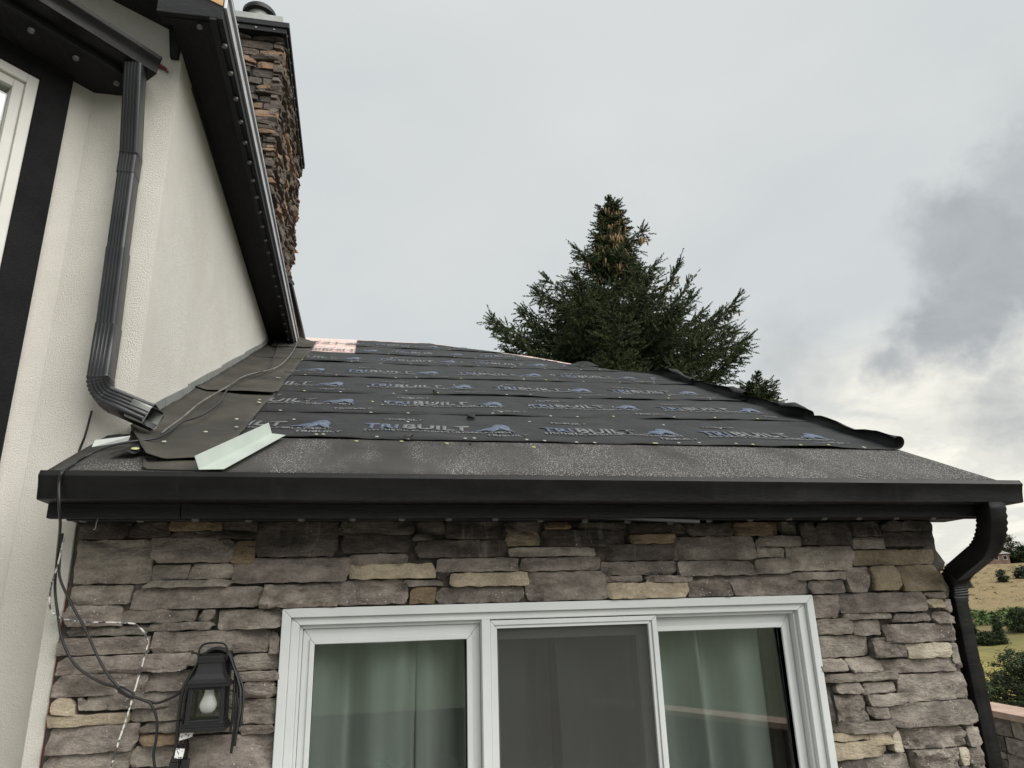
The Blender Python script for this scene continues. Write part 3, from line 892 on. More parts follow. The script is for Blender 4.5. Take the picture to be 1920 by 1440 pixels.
curtain(-0.36, 0.287, 0.4, 'pale green curtain panel hanging at the left edge of the left window pane')
curtain(0.272, 0.90, 1.7, 'pale green curtain panel hanging between the left pane and the insect screen', 0.0, 0.05)
curtain(0.89, 1.585, 2.9, 'pale green curtain panel behind the right half of the insect screen', 0.05)
curtain(1.58, 1.955, 4.2, 'pale green curtain panel hanging in the right window pane beside the brown stile', 0.0, 0.03)
st_ = MB().box((1.935, 0.155, 0.05), (1.985, 0.195, 2.06))
part('brown_stile', st_, 'brown_post', bevel=0.003, label='dark brown upright stile standing behind the right window pane', cat='post')

# ---- eave: fascia, soffit, lights, gutter
FX0, FX1 = -1.106, 3.02
fa = MB().box((FX0, -0.322, 2.412), (-0.655, -0.288, 2.562))
fa.box((-0.652, -0.324, 2.412), (FX1, -0.288, 2.562))
fascia = part('fascia', fa, 'black_wood', room, bevel=0.003)
so_ = MB().box((FX0, -0.288, 2.432), (FX1, 0.06, 2.450))
part('soffit', so_, 'soffit_board', room)
rk = MB()
for y0, y1 in ((-0.30, 3.3),):
    A = [Vector((2.985, y0, roof_z(y0) - .17)), Vector((3.015, y0, roof_z(y0) - .17)), Vector((3.015, y0, roof_z(y0) - .012)), Vector((2.985, y0, roof_z(y0) - .012))]
    B = [Vector((p.x, y1, p.z + TP * (y1 - y0))) for p in A]
    rk.loft(A, B)
    A = [Vector((2.90, y0 + .3, roof_z(y0 + .3) - .16)), Vector((2.985, y0 + .3, roof_z(y0 + .3) - .16)), Vector((2.985, y0 + .3, roof_z(y0 + .3) - .14)), Vector((2.90, y0 + .3, roof_z(y0 + .3) - .14))]
    B = [Vector((p.x, y1, p.z + TP * (y1 - y0 - .3))) for p in A]
    rk.loft(A, B)
part('rake_board', rk, 'black_wood', room)
puck = MB().cyl((0, 0, -0.003), 0.0140, 0.011, 14)
puck.cyl((0, 0, -0.0055), 0.0115, 0.0025, 14)
puck_me = mesh_from(puck, ['light_disc'], Vector((0, 0, 0)), False, 'soffit_light')
for p in [(-0.999, -0.268, 2.404), (-0.805, -0.263, 2.404), (-0.606, -0.290, 2.404), (-0.416, -0.270, 2.404), (-0.219, -0.282, 2.404), (-0.023, -0.295, 2.404), (0.170, -0.307, 2.404), (0.360, -0.304, 2.404), (0.552, -0.283, 2.404), (0.754, -0.244, 2.404), (0.963, -0.203, 2.404), (1.167, -0.179, 2.404), (1.389, -0.135, 2.404), (1.544, -0.208, 2.404), (1.728, -0.241, 2.404), (1.902, -0.275, 2.404), (2.073, -0.310, 2.404), (2.252, -0.325, 2.404), (2.447, -0.322, 2.404), (2.647, -0.319, 2.404)]:
    link_copy('soffit_light', puck_me, (p[0], max(p[1], -0.285), 2.409), room)
tr_ = MB().box((-1.05, -0.287, 2.408), (0.80, -0.262, 2.431))
A = [Vector(p) for p in ((0.80, -0.290, 2.420), (0.80, -0.262, 2.420), (0.80, -0.262, 2.429), (0.80, -0.290, 2.429))]
B = [Vector(p) for p in ((1.445, -0.315, 2.388), (1.445, -0.287, 2.388), (1.445, -0.287, 2.400), (1.445, -0.315, 2.400))]
tr2 = MB().loft(A, B)
tr_.box((1.45, -0.287, 2.408), (2.95, -0.262, 2.431))
part('light_track', tr_, 'black_wood', room)
part('loose_track', tr2, 'spout', room, label='sagging grey strip of light track')
hook = MB()
tube(hook, [(-0.94, -0.30, 2.415), (-0.943, -0.302, 2.395), (-0.945, -0.30, 2.375), (-0.95, -0.306, 2.372)], 0.0015, 6)
part('bent_nail', hook, 'galv', room)

GX0, GX1, GY, GZ = -1.100, 3.018, -0.324, 2.462


def extrude(mb, prof, P0, P1, outv, th=0.0025, mi=0):
    """open profile (out, z) with wall thickness, carried from P0 to P1"""
    P0, P1, outv = Vector(P0), Vector(P1), Vector(outv)
    n = len(prof)
    inner = []
    for i in range(n):
        a = Vector(prof[max(0, i - 1)])
        b = Vector(prof[min(n - 1, i + 1)])
        d = (b - a).normalized()
        inner.append(Vector(prof[i]) + Vector((-d.y, d.x)) * th)
    loop = [Vector(p) for p in prof] + inner[::-1]
    A = [P0 + outv * p.x + Vector((0, 0, p.y)) for p in loop]
    B = [P1 + outv * p.x + Vector((0, 0, p.y)) for p in loop]
    m = len(loop)
    mb.add(A + B, [(i, (i + 1) % m, m + (i + 1) % m, m + i) for i in range(m)] + [(i, i + 1, m - 2 - i, m - 1 - i)[::-1] for i in range(n - 1)] + [(m + i, m + i + 1, 2 * m - 2 - i, 2 * m - 1 - i) for i in range(n - 1)], mi)


KPROF = [(0.0, 0.098), (0.0, 0.0), (0.094, 0.0), (0.100, 0.004), (0.104, 0.030), (0.112, 0.052), (0.126, 0.068), (0.129, 0.074), (0.129, 0.088), (0.118, 0.101), (0.108, 0.099), (0.108, 0.092)]


def end_cap(mb, P, outv, along, prof=KPROF):
    P, outv, along = Vector(P), Vector(outv), Vector(along)
    pts = [p for p in prof[:10]]
    A = [P + outv * p[0] * 1.012 + Vector((0, 0, p[1])) for p in pts]
    B = [p + along * 0.004 for p in A]
    mb.loft(A, B)
    C_ = [P + along * 0.004 + outv * p[0] * 1.03 + Vector((0, 0, p[1] * 1.01 - .001)) for p in pts]


KPROF2 = [(0.0, 0.098), (0.0, 0.0), (0.100, 0.0), (0.107, 0.003), (0.109, 0.020), (0.113, 0.045), (0.120, 0.070), (0.124, 0.078), (0.125, 0.083), (0.112, 0.103), (0.104, 0.104), (0.104, 0.096)]
gm = MB()
extrude(gm, KPROF2, (GX0, GY, GZ), (GX1, GY, GZ), (0, -1, 0))
gutter = part('gutter', gm, 'gutter', room, smooth=30)
for x, d in ((GX0 - .004, 1), (GX1, 1)):
    ec = MB()
    end_cap(ec, (x, GY, GZ), (0, -1, 0), (d, 0, 0), KPROF2)
    part('end_cap', ec, 'gutter', gutter)


# ---- downspouts
def rrect(w, d, ribs=0):
    pts = []
    r = 0.010
    # front (-b side), right (+a), back, left: ribbed on the broad front
    front_n = ribs
    if ribs:
        x = -w / 2 + r
        stp = (w - 2 * r) / (ribs * 2 + 1)
        for i in range(ribs):
            xa = -w / 2 + r + stp * (2 * i + 1)
            pts += [(xa - .001, -d / 2), (xa + .002, -d / 2 + .0055), (xa + stp - .002, -d / 2 + .0055), (xa + stp + .001, -d / 2)]
        pts = [(-w / 2 + r, -d / 2)] + pts + [(w / 2 - r, -d / 2)]
    else:
        pts = [(-w / 2 + r, -d / 2), (w / 2 - r, -d / 2)]
    for cx, cy, a0 in ((w / 2 - r, -d / 2 + r, -90), (w / 2 - r, d / 2 - r, 0), (-w / 2 + r, d / 2 - r, 90), (-w / 2 + r, -d / 2 + r, 180)):
        for k in ((30, 60, 90) if a0 == -90 else ((0, 45, 90) if a0 < 180 else (0, 30, 60))):
            q = math.radians(a0 + k)
            pts.append((cx + r * math.cos(q), cy + r * math.sin(q)))
    return pts


def bend(P, A, B, rad, n):
    """points of an arc round corner P between arms towards A and B"""
    P, A, B = Vector(P), Vector(A), Vector(B)
    a, b = (A - P).normalized(), (B - P).normalized()
    ang = a.angle(b)
    L = rad / math.tan(ang / 2)
    c = P + (a + b).normalized() * (rad / math.sin(ang / 2))
    s, e = P + a * L - c, P + b * L - c
    tot = s.angle(e)
    ax = s.cross(e).normalized()
    return [c + Matrix.Rotation(tot * i / n, 4, ax) @ s for i in range(n + 1)]


def crimp(n):
    return [1.0] + [1.045 if i % 2 else 0.96 for i in range(1, n)] + [1.0]


# right-hand downspout of the sunroom: outlet, two crimped elbows, long pipe down the corner
D0, D1, D2, D3 = (2.878, -0.385, 2.475), (2.878, -0.385, 2.300), (2.965, 0.030, 2.150), (2.967, 0.034, 0.0)
n1 = 19
b1 = bend(D1, D0, D2, 0.21, n1)
b2 = bend(D2, D1, D3, 0.14, n1)
dsp = MB()
dsp.sweep([D0] + b1 + b2, rrect(0.094, 0.090), (1, 0, 0), scales=[1.0] + crimp(n1) + crimp(n1))
dwn = part('downspout', dsp, 'gutter', room, smooth=35)
pipe = MB()
pipe.sweep([b2[-1] + Vector((0, 0, .035)), b2[-1] - Vector((0, 0, 0.02))], rrect(0.084, 0.088), (1, 0, 0))
pipe.sweep([b2[-1] - Vector((0, 0, 0.018)), Vector((D3[0], D3[1], 1.72))], rrect(0.078, 0.082), (1, 0, 0))
pipe.sweep([Vector((D3[0], D3[1], 1.74)), D3], rrect(0.083, 0.087), (1, 0, 0))
part('pipe', pipe, 'gutter', dwn, smooth=35)

# ------------------------------------------------------------------ the sunroom roof and its underlayment
def hip_u(y):
    P = [(-9, 3.0), (3.36, 3.0), (3.55, 2.62), (4.17, 2.27), (4.74, 1.98), (5.95, 0.85), (7, 0.85)]
    for (a, b), (c, d) in zip(P, P[1:]):
        if y <= c:
            return b + (d - b) * (y - a) / (c - a)
    return 0.85


roof = empty('low_roof', (0.9, -0.36, 2.57), 'low sunroom roof half covered with printed black underlayment sheets', 'roof')
dk = MB()
pl = [(-1.13, -0.33), (3.0, -0.33), (3.0, 3.36), (2.62, 3.55), (2.27, 4.17), (1.98, 4.74), (0.85, 5.95), (-1.03, 5.95), (-1.03, 0.262), (-1.13, 0.262)]
dk.loft([Vector((x, y, roof_z(y) - 0.030)) for x, y in pl], [Vector((x, y, roof_z(y) - 0.006)) for x, y in pl])
part('deck', dk, 'pink', roof)
bk = MB()
for (xa, ya), (xb, yb) in zip(pl[2:8], pl[3:8]):
    d = Vector((xb - xa, yb - ya, 0)).normalized()
    n_ = Vector((d.y, -d.x, 0))
    a, b = Vector((xa, ya, roof_z(ya) - .008)), Vector((xb, yb, roof_z(yb) - .008))
    dn = Vector((0, 0, -1))
    c, e = b + n_ * 1.6 + dn * 0.78, a + n_ * 1.6 + dn * 0.78
    q = [a, b, c, e]
    bk.loft([p - Vector((0, 0, .03)) for p in q], q)
part('back_slope', bk, 'felt', roof)


def nz3(u, v, s):
    return noise.noise(Vector((u, v, s)))


LAPS = [(0.655, 0.662), (1.325, 1.50), (2.10, 2.34), (2.92, 3.33), (4.02, 4.20), (4.93, 4.97), (5.82, 5.82)]
VTOP = 6.80


def lap_v(k, u):
    a, b = LAPS[k]
    t = (u + 0.6) / 3.6
    return a + (b - a) * t + 0.022 * nz3(u * 0.9, k * 3.1, 2.0) + 0.008 * nz3(u * 3.1, k * 1.7, 6.0)


def sheet_n(k, u, v, v0, v1):
    f = (v - v0) / (v1 - v0)
    lift = 0.004 + 0.0052 * (1 - f) ** 2 + 0.011 * max(0.0, 1 - f * 7) * max(0.0, nz3(u * 2.2, k * 5.7, 1.0) + 0.15)
    wr = 0.0062 * nz3(u * 2.3 + v * 1.3, v * 2.0 + k * 9, 4.0) + 0.0042 * nz3(u * 9 - v * 8, v * 5 + k * 3, 6.0) + 0.0034 * nz3(u * 3.5 + v * 14, v * 11, 7.7 + k)
    return lift + 0.003 + max(-0.004, wr)


# printed words as flat letters
def text_tris(body, height, shear=0.0, widen=1.0):
    cu = bpy.data.curves.new('lettering', 'FONT')
    cu.body = body
    cu.size = 1.0
    cu.resolution_u = 2
    cu.offset = 0.030
    o = bpy.data.objects.new('lettering', cu)
    COL.objects.link(o)
    dg = bpy.context.evaluated_depsgraph_get()
    me = bpy.data.meshes.new_from_object(o.evaluated_get(dg))
    V = [(v.co.x, v.co.y) for v in me.vertices]
    F = [tuple(p.vertices) for p in me.polygons]
    bpy.data.objects.remove(o)
    bpy.data.curves.remove(cu)
    bpy.data.meshes.remove(me)
    x0, x1 = min(p[0] for p in V), max(p[0] for p in V)
    y0, y1 = min(p[1] for p in V), max(p[1] for p in V)
    s = height / (y1 - y0)
    V = [((p[0] - x0) * s * widen + shear * (p[1] - y0) * s, (p[1] - y0) * s) for p in V]
    return V, F, max(p[0] for p in V)


T_TRI = text_tris('TRI', 0.135, 0.12, 0.9)
T_BUILT = text_tris('BUILT', 0.135, 0.12, 0.9)
T_SUB = text_tris('SYNTHETIC ROOFING UNDERLAYMENT', 0.042, 0.0, 1.0)
T_SMALL = text_tris('TRIBUILT', 0.044, 0.15, 1.15)
BEAST = [(0.0, 0.02), (0.10, 0.10), (0.22, 0.22), (0.30, 0.42), (0.42, 0.55), (0.55, 0.62), (0.62, 0.85), (0.74, 1.0), (0.88, 0.98), (0.97, 0.80), (1.0, 0.50), (0.96, 0.25), (1.0, 0.0), (0.84, 0.0),
         (0.78, 0.26), (0.66, 0.28), (0.60, 0.12), (0.50, 0.0), (0.40, 0.0), (0.36, 0.16), (0.24, 0.10), (0.14, 0.0)]


def fit(T, w):
    V, F, ww = T
    return [(p[0] * w / ww, p[1]) for p in V], F


LOGO_U = [0.004, 0.108, 0.021, 0.15, -0.25, 0.1]


def add_sheet(k):
    mb = MB()
    nv = 10
    last = k == len(LAPS) - 1
    curl = k < 5
    us = [-0.62 + 3.55 * i / 110 for i in range(111)]            # to u = 2.93
    V, idx = [], {}
    rad0 = [0.036, 0.032, 0.030, 0.036, 0.026][k] if curl else 0
    ncurl = 12 if curl else 0
    F = []

    def ulim(v):
        y = -0.36 + v * CP
        return hip_u(y) - (0.05 if y < 3.9 else 0.17)
    u_start = -0.62 if k < 5 else -0.10
    rows = []
    for j in range(nv + 1):
        f = j / nv
        row = []
        # width of this row
        vm = LAPS[k][0] * 0.4 + LAPS[k][1] * 0.6 + f * (0.75)
        for i, u in enumerate(us):
            uu = u
            v0 = lap_v(k, uu)
            v1 = min(VTOP, (lap_v(k + 1, uu) + 0.10) if not last else VTOP)
            v = v0 + (v1 - v0) * f
            lim = ulim(v)
            if k >= 4 or (k == 3 and lim < 2.93):
                uu = u_start + (min(lim, 2.93) - u_start) * i / 110
                v0 = lap_v(k, uu)
                v1 = min(VTOP, (lap_v(k + 1, uu) + 0.10) if not last else VTOP)
                v = v0 + (v1 - v0) * f
            elif u < u_start:
                uu = u_start
            n_ = sheet_n(k, uu, v, v0, v1)
            row.append(rp(uu, v, n_))
        if curl:
            ue = row[-1].x
            v0 = lap_v(k, 2.93)
            v1 = lap_v(k + 1, 2.93) + 0.10
            v = v0 + (v1 - v0) * f
            if ue > 2.9:
                r_ = rad0 * (1.05 + 0.75 * nz3(v * 2.6, k, 3.3) + 0.25 * nz3(v * 9, k, 1.3)) * (1.15 - 0.45 * f)
                turn = math.radians(235 - 90 * f + 110 * nz3(v * 3.1, k, 9.0))
                n0 = sheet_n(k, 2.93, v, v0, v1)
                for c in range(1, ncurl + 1):
                    th = turn * c / ncurl
                    row.append(rp(2.965 + r_ * math.sin(th), v, n0 + r_ * (1 - math.cos(th))))
            else:
                e = row[-1]
                for c in range(1, ncurl + 1):
                    row.append(e + Vector((0.03 * c / ncurl, 0, -0.01 * c / ncurl)))
        rows.append(row)
    w = len(rows[0])
    for row in rows:
        V += row
    for j in range(nv):
        for i in range(w - 1):
            F.append((j * w + i, j * w + i + 1, (j + 1) * w + i + 1, (j + 1) * w + i))
    mb.add(V, F, 0)
    # folded front lip
    lip = [p + Vector((0, 0.001, -0.004)) for p in rows[0][:111]]
    mb.add(list(rows[0][:111]) + lip, [(i, 111 + i, 112 + i, i + 1) for i in range(110)], 0)

    def stamp(T, u0, va, mi, lift=0.0042):
        Vt, Ft = T
        pts = []
        for (x, y) in Vt:
            u = u0 + x
            v0 = lap_v(k, u)
            v = va(u) + y
            v1 = min(VTOP, (lap_v(k + 1, u) + 0.10) if not last else VTOP)
            pts.append(rp(u, v, sheet_n(k, u, v, v0, v1) + lift))
        if min(p.x for p in pts) < -0.58 or max(p.x for p in pts) > 2.93:
            keep = [f for f in Ft if all(-0.58 < pts[i].x < 2.93 for i in f)]
        else:
            keep = Ft
        lim_ok = [f for f in keep if all(pts[i].x < hip_u(pts[i].y) - 0.19 for i in f)]
        if lim_ok:
            mb.add(pts, lim_ok, mi)
    off = [0.245, 0.33, 0.33, 0.33, 0.30, 0.30, 0.30][k]
    ustart = [0.004, 0.108, 0.021, -0.16, 0.12, 0.3, 0.1][k]
    for q in range(-1, 4):
        ul = ustart + 0.955 * q
        base = lambda u: lap_v(k, u) + off
        stamp(fit(T_TRI, 0.190), ul, base, 1)
        stamp(fit(T_BUILT, 0.370), ul + 0.200, base, 2)
        Bp = [(p[0] * 0.215, p[1] * 0.185 - 0.012) for p in BEAST]
        # fan the silhouette into small triangles
        cen = (0.150, 0.090)
        stamp(([cen] + Bp, [(0, i, i % len(Bp) + 1) if False else (0, i + 1, (i + 1) % len(Bp) + 1) for i in range(len(Bp))]), ul + 0.575, base, 1)
        stamp(fit(T_SUB, 0.80), ul, lambda u: base(u) - 0.062, 2)
        stamp(fit(T_SMALL, 0.235), ul + 0.62 + 0.05 * (k % 2), lambda u: lap_v(k, u) + 0.105, 2)
        stamp(fit(T_SMALL, 0.235), ul + 0.10, lambda u: lap_v(k, u) + off + 0.255, 2)
    o = part('underlayment_sheet', mb, ['felt', 'ink_blue', 'ink_grey'], roof, smooth='all')
    s = o.modifiers.new('sheet', 'SOLIDIFY')
    s.thickness = 0.0012
    s.offset = -1
    return o


# bare sheet along the eave
es = MB()
V, F = [], []
for j in range(9):
    v = 0.025 + j / 8 * 0.72
    for i in range(91):
        u = -1.12 + 4.115 * i / 90
        if v > 0.68:
            u = max(u, -1.03)
        V.append(rp(u, v, 0.003 + 0.0025 * nz3(u * 3, v * 4, 2.5)))
for j in range(8):
    for i in range(90):
        F.append((j * 91 + i, j * 91 + i + 1, (j + 1) * 91 + i + 1, (j + 1) * 91 + i))
es.add(V, F)
o = part('eave_sheet', es, 'dusty', roof, smooth='all')
s_ = o.modifiers.new('sheet', 'SOLIDIFY')
s_.thickness = 0.002
s_.offset = -1
for k in range(len(LAPS)):
    add_sheet(k)

# strips running up beside the house wall
for k, (va, vb) in enumerate(((0.13, 2.02), (1.92, 4.2), (4.12, 5.55))):
    mb = MB()
    V, F = [], []
    nv, nu = 46, 14
    for j in range(nv + 1):
        f = j / nv
        for i in range(nu + 1):
            g = i / nu
            v = va + (vb - va) * f + (0.05 * g if k == 0 else -0.03 * g)
            ue = -0.553 + 0.018 * nz3(v * 1.2, 3, k) + 0.006 * nz3(v * 6, 1, k)
            y = -0.36 + v * CP
            ul = -1.028 + (max(0.0, 0.66 - v) * 0.40 if k == 0 else 0)
            u = ul + (ue - ul) * g
            n_ = 0.014 + 0.006 * (1 - f) + 0.010 * nz3(u * 5, v * 2.4, 3 + k) * (0.4 + g) + 0.007 * nz3(u * 7 + v * 5, v * 9, 5 + k) + 0.022 * max(0, 1 - (u - ul) / 0.07)
            if k == 1:
                n_ += 0.012 * max(0, 1 - f * 14)
            if k == 0 and v < 0.75:
                n_ += 0.008
            V.append(rp(u, v, max(n_, 0.010)))
    for j in range(nv):
        for i in range(nu):
            a = j * (nu + 1) + i
            F.append((a, a + 1, a + nu + 2, a + nu + 1))
    mb.add(V, F)
    o = part('felt_strip', mb, 'felt_side', roof, smooth='all')
    s_ = o.modifiers.new('sheet', 'SOLIDIFY')
    s_.thickness = 0.0025
    s_.offset = -1
# short lapped piece above the gutter
mb = MB()
V = []
for j in range(7):
    for i in range(17):
        u, v = -0.80 + 0.255 * i / 16, 0.03 + 0.16 * j / 6
        V.append(rp(u - .04 * j / 6, v, 0.010 + 0.004 * nz3(u * 8, v * 9, 1) + (0.010 if i == 0 else 0)))
mb.add(V, [(j * 17 + i, j * 17 + i + 1, (j + 1) * 17 + i + 1, (j + 1) * 17 + i) for j in range(6) for i in range(16)])
o = part('felt_patch', mb, 'felt_side', roof, smooth='all')
o.modifiers.new('sheet', 'SOLIDIFY').thickness = 0.003
# raised black flap with a cap nail near the lower corner
mb = MB()
V = [rp(-0.965 + 0.085 * i / 6 + 0.03 * j / 5, 0.20 + 0.13 * j / 5, 0.026 + 0.012 * math.sin(i / 6 * 3.1) + 0.004 * nz3(i, j, 2)) for j in range(6) for i in range(7)]
mb.add(V, [(j * 7 + i, j * 7 + i + 1, (j + 1) * 7 + i + 1, (j + 1) * 7 + i) for j in range(5) for i in range(6)])
o = part('felt_flap', mb, 'black_wood', roof, smooth='all')
o.modifiers.new('sheet', 'SOLIDIFY').thickness = 0.002
# loose curled corner at the top edge
mb = MB()
V = []
for j in range(6):
    for i in range(13):
        g = i / 12
        u = 2.13 + 0.30 * g
        v = 4.44 + 0.15 * (j / 5) * (1 - 0.85 * g) - 0.03 * g
        V.append(rp(min(u, hip_u(-0.36 + v * CP) + 0.05), v, 0.018 + 0.045 * (j / 5) * math.sin(math.pi * min(1, g * 1.05)) * (0.5 + g) + 0.02 * g))
mb.add(V, [(j * 13 + i, j * 13 + i + 1, (j + 1) * 13 + i + 1, (j + 1) * 13 + i) for j in range(5) for i in range(12)])
o = part('felt_flap', mb, 'felt', roof, smooth='all')
o.modifiers.new('sheet', 'SOLIDIFY').thickness = 0.002

# cap nails: one joined part, each only a few pixels
cp = MB()
caps = []
for k in range(len(LAPS)):
    u = -0.50 + rng.uniform(0, 0.1)
    while u < 2.95:
        for dv in (0.022, 0.40 if k else 0.0):
            if dv == 0.0 and k:
                continue
            v = lap_v(k, u) + dv + rng.uniform(-.02, .03)
            uu = u + rng.uniform(-.09, .09) + (0.12 if dv > .1 else 0)
            if v < VTOP - .1 and uu < hip_u(-0.36 + v * CP) - 0.12 and not (k >= 5 and uu < -.05):
                caps.append((uu, v, k))
        if rng.random() < 0.5:
            v = lap_v(k, u) + rng.uniform(0.1, 0.6)
            if v < VTOP - .1 and u < hip_u(-0.36 + v * CP) - 0.15 and not (k >= 5 and u < -.05):
                caps.append((u + 0.1, v, min(k + 1, 6) if v > lap_v(min(k + 1, 6), u) else k))
        u += rng.uniform(0.26, 0.40)
for (u, v, k) in caps:
    v0 = lap_v(k, u)
    v1 = min(VTOP, (lap_v(k + 1, u) + 0.10) if k < 6 else VTOP)
    c = rp(u, v, sheet_n(k, u, v, v0, v1) + 0.002)
    cp.cyl(c, 0.0095, 0.0022, 10, axis=(0, -SP, CP), r2=0.008, mi=0 if rng.random() < 0.16 else 1)
for x in (-0.60, -0.58, -0.57, -0.565, -0.575, -0.58):
    v = 0.5 + rng.uniform(0.1, 2.6)
    cp.cyl(rp(x - 0.02, v, 0.030), 0.0095, 0.0022, 10, axis=(0, -SP, CP), r2=0.008, mi=1)
for p in ((-0.024, 0.612), (0.19, 0.628), (0.407, 0.60), (0.83, 0.55)):
    cp.cyl(rp(p[0], p[1], 0.005), 0.0095, 0.0022, 10, axis=(0, -SP, CP), r2=0.010, mi=0)
cp.cyl(rp(-0.885, 0.235, 0.040), 0.016, 0.003, 12, axis=(0, -SP, CP), r2=0.013, mi=0)
for p in ((-0.90, 0.42), (-0.82, 0.40), (-0.70, 0.62), (-0.62, 0.95)):
    cp.cyl(rp(p[0], p[1], 0.034), 0.0105, 0.003, 10, axis=(0, -SP, CP), r2=0.008, mi=1)
part('cap_nails', cp, ['cap', 'cap_pale'], roof, kind='stuff')

# step flashing where roof meets house wall
for k in range(11):
    v0 = 0.72 + k * 0.52
    A = [rp(-1.030, v0, 0.0), rp(-1.030, v0 + 0.55, 0.0), rp(-1.030, v0 + 0.55, 0.085 - .012 * (k % 2)), rp(-1.030, v0, 0.085)]
    part('step_flashing', MB().loft(A, [p + Vector((0.003 + 0.0015 * (k % 2), 0, 0)) for p in A]), 'galv', roof)
sf2 = MB()
for A in ([(-1.062, -0.089, 2.755), (-0.958, -0.004, 2.796), (-0.962, -0.008, 2.772), (-1.064, -0.107, 2.724)],):
    sf2.loft([Vector(p) for p in A], [Vector(p) + Vector((0, 0.002, 0.003)) for p in A])
part('loose_flashing', sf2, 'galv', roof, label='bent bare metal flashing below the downspout')

# L shaped white flashing lying on the roof
fl = MB()
a, b = (-0.585, -0.369, 2.579), (-0.415, 0.225, 2.864)
c, d = (-0.498, -0.358, 2.584), (-0.349, 0.199, 2.851)
a, b, c, d = Vector(a), Vector(b), Vector(c), Vector(d)
nrm = Vector((0, -SP, CP))
ax = (b - a).normalized()
ext = ax * 0.025
a, c = a - ext, c - ext
sidev = (c - a) - ax * (c - a).dot(ax)
e, f = a + nrm * 0.050 - sidev.normalized() * 0.016, b + nrm * 0.050 - sidev.normalized() * 0.016
lift = nrm * 0.014
q = [c + lift, d + lift, b + lift, a + lift]
fl.loft([p - nrm * 0.0016 for p in q], q)
w_ = sidev.normalized() * 0.0016
q = [a + lift, b + lift, f + lift, e + lift]
fl.loft(q, [p + w_ for p in q])
part('metal_flashing', fl, 'white_metal', label='white L shaped metal flashing lying loose on the roof above the gutter', cat='flashing')

# crumbs of shingle lying on the sheets
for (u, v, sz, lab) in ((0.226, 0.65, 0.026, 'grey crumb of torn shingle on the lowest underlayment lap'), (0.62, 1.26, 0.024, 'black scrap of shingle lying right of the middle blue logo'), (0.51, 0.53, 0.012, 'tiny black scrap on the bare sheet above the gutter'), (0.50, 2.20, 0.022, 'small black scrap along the third underlayment lap')):
    mb = MB()
    rg = random.Random(int(u * 1000))
    c = rp(u, v, 0.016 + sz * 0.35)
    pts = [c + Vector((rg.uniform(-1, 1) * sz * 1.1, rg.uniform(-1, 1) * sz * .8, rg.uniform(-.6, .7) * sz)) for _ in range(12)]
    import bmesh
    bm = bmesh.new()
    for p in pts:
        bm.verts.new(p)
    bmesh.ops.convex_hull(bm, input=bm.verts)
    bm.verts.ensure_lookup_table()
    used = [vv for vv in bm.verts if vv.link_faces]
    ix = {vv: i for i, vv in enumerate(used)}
    mb.add([vv.co for vv in used], [tuple(ix[vv] for vv in fc.verts) for fc in bm.faces])
    bm.free()
    part('shingle_scrap', mb, 'shingle', label=lab, cat='debris', group='shingle scraps on the roof')

# ------------------------------------------------------------------ the white house
house = empty('house', (-2.2, 2.0, 0), 'white stucco house wall with black eaves and trim standing left of the sunroom', 'building')
R2 = math.sqrt(2)


def qs(q, s, z):
    return Vector(((R2 * q + s) / 2, (R2 * q - s) / 2, z))


hw = MB()
# side wall beside the roof
hw.box((-1.30, 0.30, 0.0), (-1.036, 7.0, 4.988))
part('side_wall', hw, 'stucco', house, bevel=0.012)
gw = MB()
gp = [(-1.037, 0.0), (-1.037, 5.16), (-1.30, 5.28), (-4.2, 6.69), (-4.2, 0.0)]
gw.loft([Vector((x, 0.2625, z)) for x, z in gp], [Vector((x, 0.5, z)) for x, z in gp])
part('gable_wall', gw, 'stucco', house)
SA = -1.70
ba = MB()


def abox(mb, q0, q1, s0, s1, z0, z1, mi=0):
    mb.loft([qs(q0, s0, z0), qs(q1, s0, z0), qs(q1, s1, z0), qs(q0, s1, z0)], [qs(q0, s0, z1), qs(q1, s0, z1), qs(q1, s1, z1), qs(q0, s1, z1)], mi)


WQ0, WQ1, WT, WB = -2.35, -1.089, 4.592, 2.80
abox(ba, WQ1, -0.8335, SA, SA - .3, 0.0, 4.72)
abox(ba, WQ0, WQ1, SA, SA - .3, WT, 4.72)
abox(ba, WQ0, WQ1, SA, SA - .3, 0.0, WB)
abox(ba, -4.0, WQ0, SA, SA - .3, 0.0, 4.72)
part('bay_wall', ba, 'stucco', house)
bt = MB()
abox(bt, WQ1, -0.948, SA + .05, SA - .02, WB - .20, 4.705)
abox(bt, WQ0, WQ1, SA + .05, SA - .02, WT, 4.705)
abox(bt, WQ0, WQ1, SA + .05, SA - .02, WB - .20, WB)
abox(bt, WQ0 - .14, WQ0, SA + .05, SA - .02, WB - .20, 4.705)
part('window_trim', bt, 'black_stucco', house, bevel=0.004)
wf = MB()


def aring(mb, q0, q1, z0, z1, w, s0, s1):
    abox(mb, q1 - w, q1, s0, s1, z0, z1)
    abox(mb, q0, q0 + w, s0, s1, z0, z1)
    abox(mb, q0 + w, q1 - w, s0, s1, z1 - w, z1)
    abox(mb, q0 + w, q1 - w, s0, s1, z0, z0 + w)


aring(wf, WQ0, WQ1, WB, WT, 0.050, SA + .03, SA - .10)
aring(wf, WQ0 + .05, WQ1 - .05, WB + .05, WT - .05, 0.046, SA + .005, SA - .10)
uw = part('window', wf, 'frame_grey', house, bevel=0.003)
up_ = MB()
abox(up_, WQ0 + .09, WQ1 - .09, SA - .03, SA - .042, WB + .09, WT - .09)
part('pane', up_, 'glass', uw)
ub = MB()
abox(ub, WQ0, WQ1, SA - .5, SA - .52, WB, WT)
part('blind', ub, 'room', uw)
